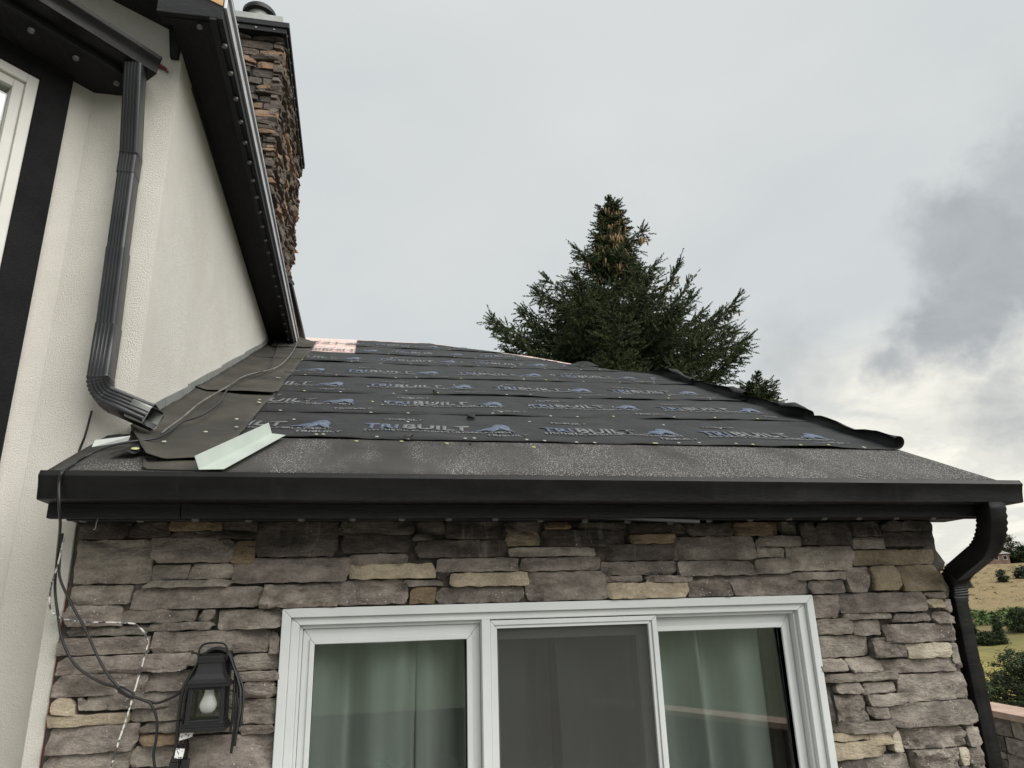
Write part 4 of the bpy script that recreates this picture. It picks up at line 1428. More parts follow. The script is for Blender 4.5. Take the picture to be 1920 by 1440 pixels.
# lower eave over the bay: soffit, fascia, gutter, roof
bs = MB()
abox(bs, -4.0, -0.712, -1.36, SA - .06, 4.700, 4.72)
part('soffit', bs, 'soffit_board', house)
bf = MB()
abox(bf, -4.0, -0.705, -1.325, -1.36, 4.690, 4.835)
part('fascia', bf, 'black_wood', house, bevel=0.004)
bgm = MB()
og = Vector((1, -1, 0)).normalized()
extrude(bgm, KPROF, qs(-4.0, -1.3245, 4.722), qs(-0.715, -1.3245, 4.722), og)
bg = part('gutter', bgm, 'gutter', house, smooth=30)
ec = MB()
end_cap(ec, qs(-0.715, -1.3245, 4.722), og, Vector((1, 1, 0)).normalized(), KPROF)
part('end_cap', ec, 'gutter', bg)
br_ = MB()
A = [qs(-4.0, -1.30, 4.825), qs(-0.715, -1.30, 4.825), qs(-0.715, -2.4, 5.10), qs(-4.0, -2.4, 5.10)]
br_.loft(A, [p + Vector((0, 0, 0.03)) for p in A])
part('bay_roof', br_, 'shingle', house)
rs_ = MB()
RX, _ry, RZ = (-1.146, 0.250, 4.909)
for dx, dz, r in ((0, 0, .012), (.012, -.006, .010), (.024, -.014, .009), (.034, -.030, .006), (-.004, .008, .008)):
    rs_.cyl((RX + dx * 1.2, 0.242, RZ + dz), r, 0.021, 8, axis=(0.3, 1, 0.2))
part('sealant_smear', rs_, 'red_mark', house)
for p in [(-1.562, -0.182, 4.662), (-1.424, -0.030, 4.662), (-1.286, 0.122, 4.662)]:
    link_copy('eave_light', puck_me, p, house)

# upper eave running back above the low roof
EY0, EY1 = -0.08, 4.86
ue = MB().box((-1.036, 0.0, 5.0), (-0.775, EY1, 5.03))
part('soffit', ue, 'soffit_board', house)
ue = MB().box((-0.835, EY0, 4.955), (-0.800, EY1, 5.0))
ue.box((-0.7995, EY0, 4.965), (-0.770, EY1, 5.115))
part('fascia', ue, 'black_wood', house, bevel=0.003)
de = MB().box((-0.7695, EY0 - .01, 5.030), (-0.755, EY1 + .02, 5.092))
de.box((-0.772, EY0 - .012, 5.105), (-0.742, EY1 - .02, 5.128))
part('drip_edge', de, 'drip', house, bevel=0.002)
er = MB()
P2 = [(-0.762, 5.132), (-0.750, 5.170), (-4.2, 6.86), (-4.2, 6.80)]
er.loft([Vector((x, EY0 - .02, z)) for x, z in P2], [Vector((x, 7.0, z)) for x, z in P2])
part('main_roof', er, 'shingle', house)
rb = MB()
P2 = [(-0.772, 4.972), (-0.772, 5.13), (-4.2, 6.81), (-4.2, 6.66), (-1.085, 5.13), (-1.085, 4.965)]
rb.loft([Vector((x, EY0 - .001, z)) for x, z in P2], [Vector((x, EY0 + .03, z)) for x, z in P2])
part('rake_board', rb, 'black_wood', house, bevel=0.004)
rsf = MB()
P2 = [(-1.06, 5.135), (-4.2, 6.675), (-4.2, 6.70), (-1.06, 5.165)]
rsf.loft([Vector((x, EY0 + .031, z)) for x, z in P2], [Vector((x, 0.261, z)) for x, z in P2])
rsf.box((-1.075, EY0 + .031, 4.965), (-0.836, 0.0, 5.0))
part('rake_soffit', rsf, 'soffit_board', house)
rf = MB()
P2 = [(-1.05, 4.965), (-1.092, 4.965), (-1.120, 5.175), (-4.2, 6.675), (-4.2, 6.80), (-1.05, 5.28)]
rf.loft([Vector((x, 0.235, z)) for x, z in P2], [Vector((x, 0.2615, z)) for x, z in P2])
part('frieze_board', rf, 'black_wood', house, bevel=0.003)
ob = MB()
P2 = [(-0.775, 5.045), (-0.775, 5.115), (-0.96, 5.205), (-0.93, 5.115), (-0.84, 5.075)]
ob.loft([Vector((x, EY0 - .006, z)) for x, z in P2], [Vector((x, EY0 - .0015, z)) for x, z in P2])
part('bare_board', ob, 'osb', house)
for p in [(-0.890, -0.023, 4.950), (-0.787, 0.092, 4.950), (-0.789, 0.297, 4.950), (-0.792, 0.509, 4.950), (-0.794, 0.718, 4.950), (-0.797, 0.925, 4.950), (-0.799, 1.139, 4.950), (-0.802, 1.352, 4.950), (-0.803, 1.562, 4.950), (-0.805, 1.767, 4.950), (-0.810, 1.979, 4.950), (-0.811, 2.198, 4.950), (-0.813, 2.406, 4.950), (-0.814, 2.618, 4.950), (-0.814, 2.845, 4.950), (-0.817, 3.053, 4.950), (-0.814, 3.274, 4.950), (-0.816, 3.497, 4.950), (-0.815, 3.707, 4.950), (-0.820, 3.944, 4.950), (-0.818, 4.164, 4.950), (-0.821, 4.398, 4.950)]:
    link_copy('eave_light', puck_me, p, house)

# black cheek and roof edge beyond the chimney, dark tucked felt at the eave foot
ck = MB().box((-0.845, 3.72, 5.0), (-0.775, 5.8, 5.30))
part('roof_cheek', ck, 'black_wood', house)
ce = MB()
A = [Vector((-0.80, 3.55, 5.245)), Vector((-0.735, 3.55, 5.225)), Vector((-0.735, 3.55, 5.275)), Vector((-0.80, 3.55, 5.30))]
B = [Vector((p.x, 5.75, p.z + 0.17)) for p in A]
ce.loft(A, B)
part('roof_edge', ce, 'shingle', house)
ft = MB()
V = []
for j in range(7):
    for i in range(13):
        g, f_ = i / 12, j / 6
        V.append(rp(-0.98 + 0.42 * g, 5.15 + 0.85 * f_ + 0.1 * g, 0.03 + 0.16 * (1 - g) ** 2 * f_ + 0.012 * nz3(i * .7, j * .9, 3)))
ft.add(V, [(j * 13 + i, j * 13 + i + 1, (j + 1) * 13 + i + 1, (j + 1) * 13 + i) for j in range(6) for i in range(12)])
o = part('tucked_felt', ft, 'felt_side', house, smooth='all')
o.modifiers.new('sheet', 'SOLIDIFY').thickness = 0.003

# left downspout down the stucco
T0, T1, T2 = qs(-0.80, -1.245, 4.73), Vector((-1.192, 0.130, 4.50)), Vector((-1.188, 0.186, 4.28))
T3, T4 = Vector((-1.168, 0.186, 3.030)), Vector((-0.905, 0.100, 2.905))
ba1 = bend(T2, T0, T3, 0.10, 8)
ba2 = bend(T3, T2, T4, 0.125, 16)
sp = MB()
flip = lambda q: [(p[0], -p[1]) for p in reversed(q)]
sec = flip(rrect(0.084, 0.100, 4))
sp.sweep([T0, T0 * 0.45 + ba1[0] * 0.55] + ba1 + [ba1[-1] - Vector((0, 0, 0.10))], sec, (1, 0, 0), scales=[1.0, 1.0] + [1.0 + (.03 if i % 2 else 0) for i in range(9)] + [1.0])
ds2 = part('downspout', sp, 'spout', house, smooth=30)
sp = MB()
zj = 3.72
j1 = Vector((T2.x + (T3.x - T2.x) * .45, 0.186, zj))
sp.sweep([ba1[-1] - Vector((0, 0, 0.03)), j1], flip(rrect(0.079, 0.095, 4)), (1, 0, 0))
part('pipe', sp, 'spout', ds2, smooth=30)
sp = MB()
j2 = ba2[0] + Vector((0, 0, 0.22))
sp.sweep([j1 + Vector((0, 0, .03)), j2], flip(rrect(0.085, 0.101, 4)), (1, 0, 0))
part('pipe', sp, 'spout', ds2, smooth=30)
sp = MB()
sp.sweep([j2 + Vector((0, 0, .03)), ba2[0] + Vector((0, 0, .005))] + ba2 + [T4], flip(rrect(0.090, 0.105, 4)), (1, 0, 0), scales=[1.0, 1.0] + crimp(16) + [1.02], caps=False)
o = part('elbow', sp, 'spout', ds2, smooth=30)
o.modifiers.new('sheet', 'SOLIDIFY').thickness = 0.0015
liner = MB()
ba2_a = Vector((0.25, -0.05, 0.97))
dirv = (T4 - ba2[-1]).normalized()
liner.sweep([T4 - dirv * 0.10, T4 + dirv * 0.002], [(p[0] * .95, p[1] * .95) for p in flip(rrect(0.090, 0.105))], ba2_a, caps=False)
o = part('outlet_lip', liner, 'galv', ds2, smooth=30)
o.modifiers.new('sheet', 'SOLIDIFY').thickness = 0.001

# ------------------------------------------------------------------ chimney
chim = empty('chimney', (-1.4, 4.0, 5.0), 'tall ledge stone chimney with a metal cap rising behind the black eave', 'chimney')
cc = MB().box((-1.95, 2.90, 5.06), (-0.925, 5.08, 7.575))
core = part('stone_casing', cc, 'dark_void', chim)
for i, (x0, x1, z0, z1) in enumerate(ashlar(-1.95, -0.89, 5.75, 7.575, 31, 0.055, 0.115, 0.16, 0.42)):
    k = rng.choice(['chim_a'] * 6 + ['chim_b'] * 3 + ['chim_c'] * 2)
    add_stone(core, x1 - x0 - .012, z1 - z0 - .012, rng.uniform(.005, .05), 2000 + i, k, 'r', ((x0 + x1) / 2, 2.90, (z0 + z1) / 2), res=0.045, amp=1.0)
for i, (y0, y1, z0, z1) in enumerate(ashlar(2.86, 5.10, 5.08, 7.575, 32, 0.06, 0.125, 0.20, 0.46)):
    k = rng.choice(['chim_a'] * 5 + ['chim_b'] * 4 + ['chim_c'] * 2)
    add_stone(core, y1 - y0 - .012, z1 - z0 - .012, rng.uniform(.0, .055), 2500 + i, k, 'r', (-0.925, (y0 + y1) / 2, (z0 + z1) / 2), rotz=math.pi / 2, res=0.045, amp=1.2)
bd = MB().box((-2.0, 2.80, 7.575), (-0.872, 5.17, 7.635))
bd.box((-1.98, 2.785, 7.6355), (-0.850, 5.19, 7.700))
band = part('cap_band', bd, 'black_wood', chim, bevel=0.004)
ct = MB()
A = [Vector((-1.93, 2.86, 7.701)), Vector((-0.905, 2.86, 7.701)), Vector((-0.905, 5.1, 7.701)), Vector((-1.93, 5.1, 7.701))]
B = [Vector((-1.90, 2.88, 7.860)), Vector((-0.930, 2.88, 7.860)), Vector((-0.930, 5.08, 7.860)), Vector((-1.90, 5.08, 7.860))]
ct.loft(A, B)
part('chase_cover', ct, 'galv', chim, bevel=0.006)
fu = MB().cyl((-1.20, 3.12, 7.86), 0.120, 0.19, 24)
fl_ = part('flue', fu, 'galv', chim, smooth=30)
fu = MB().lathe([(0.130, 8.03), (0.165, 8.035), (0.168, 8.075), (0.150, 8.10), (0.06, 8.125)], (-1.20, 3.12, 0), 26)
part('flue_cap', fu, 'lamp_black', fl_, smooth=50)
screw = MB().cyl((0, 0, 0), 0.009, 0.007, 8, axis=(1, 0, 0))
screw_me = mesh_from(screw, ['galv'], Vector((0, 0, 0)), False, 'screw')
for i in range(13):
    link_copy('screw', screw_me, (-0.872, 2.86 + i * 0.185, 7.602), band)
for i in range(4):
    link_copy('screw', screw_me, (-1.50 + i * 0.17, 2.80, 7.605), band, (0, 0, -math.pi / 2))

# ------------------------------------------------------------------ wall lantern
LX, LY = -0.522, -0.150
lan = empty('wall_lantern', (LX, -0.02, 1.66), 'black wall lantern with glass sides and a white bulb, left of the window', 'lantern')


def sq(cx, cy, hx, hy, z):
    return [Vector((cx - hx, cy - hy, z)), Vector((cx + hx, cy - hy, z)), Vector((cx + hx, cy + hy, z)), Vector((cx - hx, cy + hy, z))]


hd = MB()
prof = [(0.078, 1.812), (0.078, 1.819), (0.069, 1.825), (0.057, 1.838), (0.048, 1.856), (0.043, 1.878), (0.041, 1.893), (0.045, 1.894), (0.045, 1.912), (0.040, 1.918), (0.028, 1.924)]
for (a, z0), (b, z1) in zip(prof, prof[1:]):
    hd.loft(sq(LX, LY, a, a * .92, z0), sq(LX, LY, b, b * .92, z1))
part('hood', hd, 'lamp_black', lan)
fr = MB()
HB, HT = 0.064, 0.060
for sx in (-1, 1):
    for sy in (-1, 1):
        fr.loft(sq(LX + sx * (HB - .006), LY + sy * (HB - .006), .0075, .0075, 1.690), sq(LX + sx * (HT - .006), LY + sy * (HT - .006), .0075, .0075, 1.8125))
for a, z0, z1 in ((0.077, 1.664, 1.676), (0.072, 1.676, 1.684), (0.068, 1.684, 1.692)):
    fr.loft(sq(LX, LY, a, a, z0), sq(LX, LY, a, a, z1))
for z0, z1, h in ((1.692, 1.700, HB), (1.802, 1.8118, HT)):
    for sy in (-1, 1):
        fr.box((LX - h + .013, LY + sy * (h - .006) - .005, z0), (LX + h - .013, LY + sy * (h - .006) + .005, z1))
    for sx in (-1, 1):
        fr.box((LX + sx * (h - .006) - .005, LY - h + .013, z0), (LX + sx * (h - .006) + .005, LY + h - .013, z1))
part('cage', fr, 'lamp_black', lan, bevel=0.0012)
for i in range(4):
    mb = MB()
    a, b = HB - .008, HT - .008
    if i < 2:
        s = -1 if i == 0 else 1
        A = [Vector((LX - a, LY + s * a, 1.693)), Vector((LX + a, LY + s * a, 1.693)), Vector((LX + b, LY + s * b, 1.811)), Vector((LX - b, LY + s * b, 1.811))]
        mb.loft(A, [p + Vector((0, .002, 0)) for p in A])
    else:
        s = -1 if i == 2 else 1
        A = [Vector((LX + s * a, LY - a + .003, 1.693)), Vector((LX + s * a, LY + a - .003, 1.693)), Vector((LX + s * b, LY + b - .003, 1.811)), Vector((LX + s * b, LY - b + .003, 1.811))]
        mb.loft(A, [p + Vector((.002, 0, 0)) for p in A])
    part('glass_side', mb, 'lamp_glass', lan)
bu = MB().lathe([(0.006, 1.715), (0.016, 1.718), (0.025, 1.727), (0.030, 1.740), (0.0295, 1.752), (0.024, 1.766), (0.018, 1.780), (0.0155, 1.794), (0.015, 1.806)], (LX, LY, 0), 22)
part('bulb', bu, 'bulb', lan, smooth='all')
sk = MB().cyl((LX, LY, 1.802), 0.019, 0.018, 16)
part('socket', sk, 'bulb', lan)
bp = MB().box((LX - .045, -0.060, 1.78), (LX + .055, -0.030, 1.93))
bp.box((LX - .02, -0.10, 1.885), (LX + .02, -0.055, 1.91))
part('back_plate', bp, 'lamp_black', lan, bevel=0.004)
hk = MB()
tube(hk, [(LX - .050, LY, 1.900), (LX - .050, LY, 1.935), (LX - .040, LY, 1.955), (LX - .02, LY, 1.962), (LX + .02, LY, 1.962), (LX + .040, LY, 1.955), (LX + .050, LY, 1.935), (LX + .050, LY, 1.900)], 0.0035, 8)
part('carry_loop', hk, 'lamp_black', lan, smooth='all')

# ------------------------------------------------------------------ cables
def cable(name, pts, r, m, label, cat='cable', group=None, seg=8):
    mb = MB()
    tube(mb, pts, r, 8, seg)
    return part(name, mb, m, smooth='all', label=label, cat=cat, group=group)


roofA = [(-1.105, 6.197, 5.765), (-0.819, 3.436, 4.442), (-0.734, 2.356, 3.925), (-0.792, 1.918, 3.715), (-0.840, 1.596, 3.560), (-0.809, 1.130, 3.337), (-0.779, 0.883, 3.219), (-0.783, 0.488, 3.030), (-0.830, 0.328, 2.953), (-0.834, 0.142, 2.864), (-0.838, 0.047, 2.818)]
wallB = [(-0.860, -0.020, 2.783), (-0.939, -0.084, 2.752), (-0.989, -0.168, 2.712), (-1.006, -0.277, 2.660)]
lowB = [(-1.056, -0.300, 2.611)]
lip = [(-1.026, -0.455, 2.557), (-1.032, -0.455, 2.518), (-1.019, -0.455, 2.434)]
drop = [(-1.041, -0.360, 2.381)] + [(-1.121, -0.120, 2.300)]
wallC_ = [(-1.128, -0.075, 2.184), (-1.104, -0.075, 2.086), (-1.074, -0.075, 1.990), (-1.019, -0.075, 1.903), (-0.939, -0.075, 1.844), (-0.858, -0.075, 1.813)]
cable('power_cable', roofA + wallB + lowB + lip + drop + wallC_, 0.0052, 'cable', 'black power cable running along the roof edge, over the gutter and down to the splitter')
roofB = [(-0.746, 4.676, 5.036), (-0.681, 3.495, 4.470), (-0.677, 2.441, 3.965), (-0.819, 1.910, 3.711), (-0.840, 1.457, 3.494), (-0.871, 0.867, 3.211), (-0.859, 0.412, 2.993), (-0.860, 0.206, 2.894), (-0.857, 0.076, 2.832)]
cable('grey_cable', roofB, 0.0048, 'cable_grey', 'dusty grey cable lying on the roof along the foot of the stucco wall')
cable('power_cable', [(-1.025, -0.457, 2.557)] + [(-1.136, 0.000, 2.685), (-1.098, 0.000, 2.730)] + [(-1.228, 0.235, 2.766), (-1.214, 0.235, 2.856), (-1.203, 0.235, 2.968)], 0.0048, 'cable', 'short black cable climbing the stucco behind the downspout elbow')
cable('power_cable', [(-1.119, -0.110, 2.381), (-1.114, -0.110, 2.281), (-1.102, -0.110, 2.211), (-1.047, -0.110, 2.113), (-0.989, -0.110, 2.025), (-0.929, -0.110, 1.920), (-0.885, -0.110, 1.857), (-0.844, -0.110, 1.813)], 0.0050, 'cable', 'black cable slanting down across the stones to the splitter')
cable('power_cable', [(-0.812, -0.075, 1.783), (-0.744, -0.075, 1.760), (-0.707, -0.075, 1.756), (-0.644, -0.075, 1.784), (-0.617, -0.075, 1.830), (-0.584, -0.075, 1.880)] + [(-0.536, -0.050, 1.908), (-0.486, -0.050, 1.894)] , 0.0050, 'cable', 'black cable rising from the splitter to the top of the lantern')
cable('power_cable', [(-0.820, -0.080, 1.788), (-0.762, -0.080, 1.766), (-0.735, -0.080, 1.749), (-0.710, -0.080, 1.696), (-0.705, -0.080, 1.633), (-0.708, -0.080, 1.579), (-0.693, -0.080, 1.517)], 0.0050, 'cable', 'black cable dropping from the splitter between two tan stones')
sp_ = MB()
a, b = Vector((-0.861, -0.078, 1.815)), Vector((-0.801, -0.078, 1.779))
sp_.sweep([a, a + (b - a) * .12, a + (b - a) * .2, a + (b - a) * .8, a + (b - a) * .88, b], circle(0.0125, 12), (0, 1, 0), scales=[0.5, 0.8, 1.0, 1.0, 0.8, 0.5])
part('cable_splitter', sp_, 'cable', smooth=50, label='black tube shaped cable splitter where the two cables meet on the stones', cat='splitter')
cable('frayed_wire', [(-1.104, -0.130, 2.359), (-1.111, -0.130, 2.259)] + [(-1.141, -0.075, 2.194), (-1.138, -0.075, 2.126), (-1.119, -0.075, 2.087), (-1.070, -0.075, 2.062), (-0.995, -0.075, 2.052), (-0.853, -0.075, 2.044), (-0.810, -0.075, 2.027), (-0.781, -0.075, 1.989), (-0.775, -0.075, 1.957), (-0.790, -0.075, 1.862), (-0.805, -0.075, 1.774), (-0.818, -0.075, 1.701), (-0.834, -0.075, 1.627), (-0.851, -0.075, 1.526)], 0.0034, 'wire', 'thin black and white frayed wire looping over the stones', cat='wire', seg=6)
# coils hung over the lantern
coil = empty('coiled_cable', (LX, -0.10, 1.5), 'coil of black cable hung over the wall lantern with its loops dangling on both sides', 'cable')
for i, (dx, dy, zl, zr) in enumerate(((0.0, 0.0, 1.52, 1.575), (0.012, -0.012, 1.47, 1.60), (-0.012, 0.010, 1.55, 1.640), (0.02, 0.012, 1.43, 1.66))):
    mb = MB()
    L_ = [(LX - .086 - dx, LY + .03 + dy, zl), (LX - .088 - dx, LY + .03 + dy, 1.70), (LX - .083 - dx, LY + .035 + dy, 1.80), (LX - .066, LY + .055 + dy, 1.865 + dx), (LX - .04, LY + .065 + dy, 1.915 + dx * .5), (LX, LY + .068 + dy, 1.932 + dx * .5),
          (LX + .045, LY + .065 + dy, 1.915 + dx * .5), (LX + .075, LY + .05 + dy, 1.865), (LX + .094 + dx, LY + .03 + dy, 1.79), (LX + .097 + dx, LY + .02 + dy, 1.70), (LX + .092 + dx, LY + .02 + dy, zr)]
    tube(mb, L_, 0.0050, 8, 7)
    part('strand', mb, 'cable', coil, smooth='all')
tg_ = MB()
a = Vector((-0.581, -0.190, 1.655))
A = [a + Vector((-.022, 0, -.020)), a + Vector((.018, .012, -.012)), a + Vector((.026, .014, .020)), a + Vector((-.020, 0, .010))]
tg_.loft(A, [p + Vector((0, .0012, 0)) for p in A])
part('paper_tag', tg_, 'tag', coil)
tg_ = MB()
a = Vector((-0.602, -0.170, 1.592))
A = [a + Vector((-.016, 0, -.016)), a + Vector((.014, -.006, -.018)), a + Vector((.018, -.004, .014)), a + Vector((-.012, 0, .016))]
tg_.loft(A, [p + Vector((0, .0012, 0)) for p in A])
part('paper_tag', tg_, 'tag', coil)
pg = MB()
a = Vector((-0.623, -0.130, 1.552))
pg.loft(sq(a.x, a.y, .014, .011, a.z - .040), sq(a.x, a.y, .016, .012, a.z + .005))
pg.loft(sq(a.x, a.y, .016, .012, a.z + .0055), sq(a.x, a.y, .008, .007, a.z + .030))
pg.loft(sq(a.x + .036, a.y + .01, .012, .011, a.z - .045), sq(a.x + .036, a.y + .01, .014, .012, a.z + .012))
part('plug', pg, 'cable', coil, bevel=0.003)

# ------------------------------------------------------------------ low stone wall round the patio
lw = empty('garden_wall', (7.0, 3.5, 0), 'low stone garden wall with a pinkish sandstone coping beyond the downspout', 'wall')
wd = Vector((0.196, 0.981, 0)).normalized()
wn = Vector((-wd.y, wd.x, 0))
w0 = Vector((6.72, 3.53, 0))


def wline(mb, A, B, n_, t0, t1, z0, z1):
    a, b = Vector(A), Vector(B)
    q = [a + n_ * t0, b + n_ * t0, b + n_ * t1, a + n_ * t1]
    mb.loft([p + Vector((0, 0, z0)) for p in q], [p + Vector((0, 0, z1)) for p in q])


pA, pB = w0 - wd * 13.6, w0 + wd * 3.4
cw = MB()
wline(cw, pA, pB, wn, -0.02, -0.34, -0.2, 0.835)
pC = Vector((-6.2, pA.y, 0))
wline(cw, pC, pA + Vector((0.3, 0, 0)), Vector((0, -1, 0)), 0.0, 0.34, -0.2, 0.835)
wcore = part('masonry', cw, 'mortar', lw)
for i in range(12):
    cpg = MB()
    wline(cpg, pA + wd * (17.0 * i / 12 + .004), pA + wd * (17.0 * (i + 1) / 12 - .004), wn, 0.045, -0.40, 0.837, 0.905)
    part('coping_slab', cpg, 'coping', lw, bevel=0.006)
for i in range(9):
    cpr = MB()
    wline(cpr, pC + Vector((1.15 * i + .004, 0, 0)), pC + Vector((1.15 * (i + 1) - .004, 0, 0)), Vector((0, -1, 0)), -0.04, 0.40, 0.837, 0.905)
    part('coping_slab', cpr, 'mortar', lw, bevel=0.006)
ang = math.atan2(wd.y, wd.x) + math.pi
for i, (s0, s1, z0, z1) in enumerate(ashlar(-3.2, 2.2, 0.0, 0.83, 41, 0.09, 0.17, 0.22, 0.50)):
    k = rng.choice('gggpdr')
    c = w0 + wd * ((s0 + s1) / 2)
    add_stone(wcore, s1 - s0 - .012, z1 - z0 - .012, rng.uniform(.0, .03), 3000 + i, 'stone_' + k, k, (c.x - wn.x * 0.02, c.y - wn.y * 0.02, (z0 + z1) / 2), rotz=ang, res=0.06)

for (x, y, r, lab) in ((0.55, -7.0, 0.24, 'round clay planter standing by the rear garden wall, nearer the house corner'), (1.45, -6.7, 0.27, 'larger round clay planter standing by the rear garden wall')):
    pt = empty('planter', (x, y, 0), lab, 'planter', 'clay planters on the patio')
    pb = MB().lathe([(r * .7, 0.0), (r * .95, 0.30), (r, 0.36), (r, 0.40), (r * .88, 0.40), (r * .84, 0.35)], (x, y, 0), 24)
    part('pot', pb, 'clay', pt, smooth=40)
    N = 220
    c = np.array([x, y, 0.36])
    d = nrs.normal(size=(N, 3)) * np.array([r * .4, r * .4, .05]) + np.array([0, 0, .10])
    a_ = nrs.normal(size=(N, 3)) * .04
    b_ = nrs.normal(size=(N, 3)) * .04
    np_mesh('plant_leaves', np.stack([c + d, c + d + a_, c + d + b_], 1).reshape(-1, 3), 3, ['plant'], pt, c)


# ------------------------------------------------------------------ conifers
def brushes(base, axis, length, K, nl, nw, jit=0.35):
    """needle triangles round N twigs -> (N*K*3,3)"""
    N = len(base)
    t = nrs.uniform(0.0, 1.0, (N, K, 1))
    ref = np.where(np.abs(axis[:, 2:3]) < 0.9, np.array([[0, 0, 1.0]]), np.array([[1.0, 0, 0]]))
    a = np.cross(axis, ref)
    a /= np.linalg.norm(a, axis=1, keepdims=True) + 1e-9
    b = np.cross(axis, a)
    ph = nrs.uniform(0, 2 * np.pi, (N, K, 1))
    rad = a[:, None] * np.cos(ph) + b[:, None] * np.sin(ph)
    p = base[:, None] + axis[:, None] * (t * length[:, None, None])
    d = axis[:, None] * 0.75 + rad * 0.75
    ll = nl * nrs.uniform(0.7, 1.2, (N, K, 1)) * (1.0 - 0.35 * t)
    tip = p + d * ll
    w = np.cross(d, rad + nrs.normal(size=(N, K, 3)) * .5)
    w /= np.linalg.norm(w, axis=2, keepdims=True) + 1e-9
    w *= nw
    return np.stack([p - w, p + w, tip], 2).reshape(-1, 3)


def unit(v):
    return v / (np.linalg.norm(v) + 1e-9)


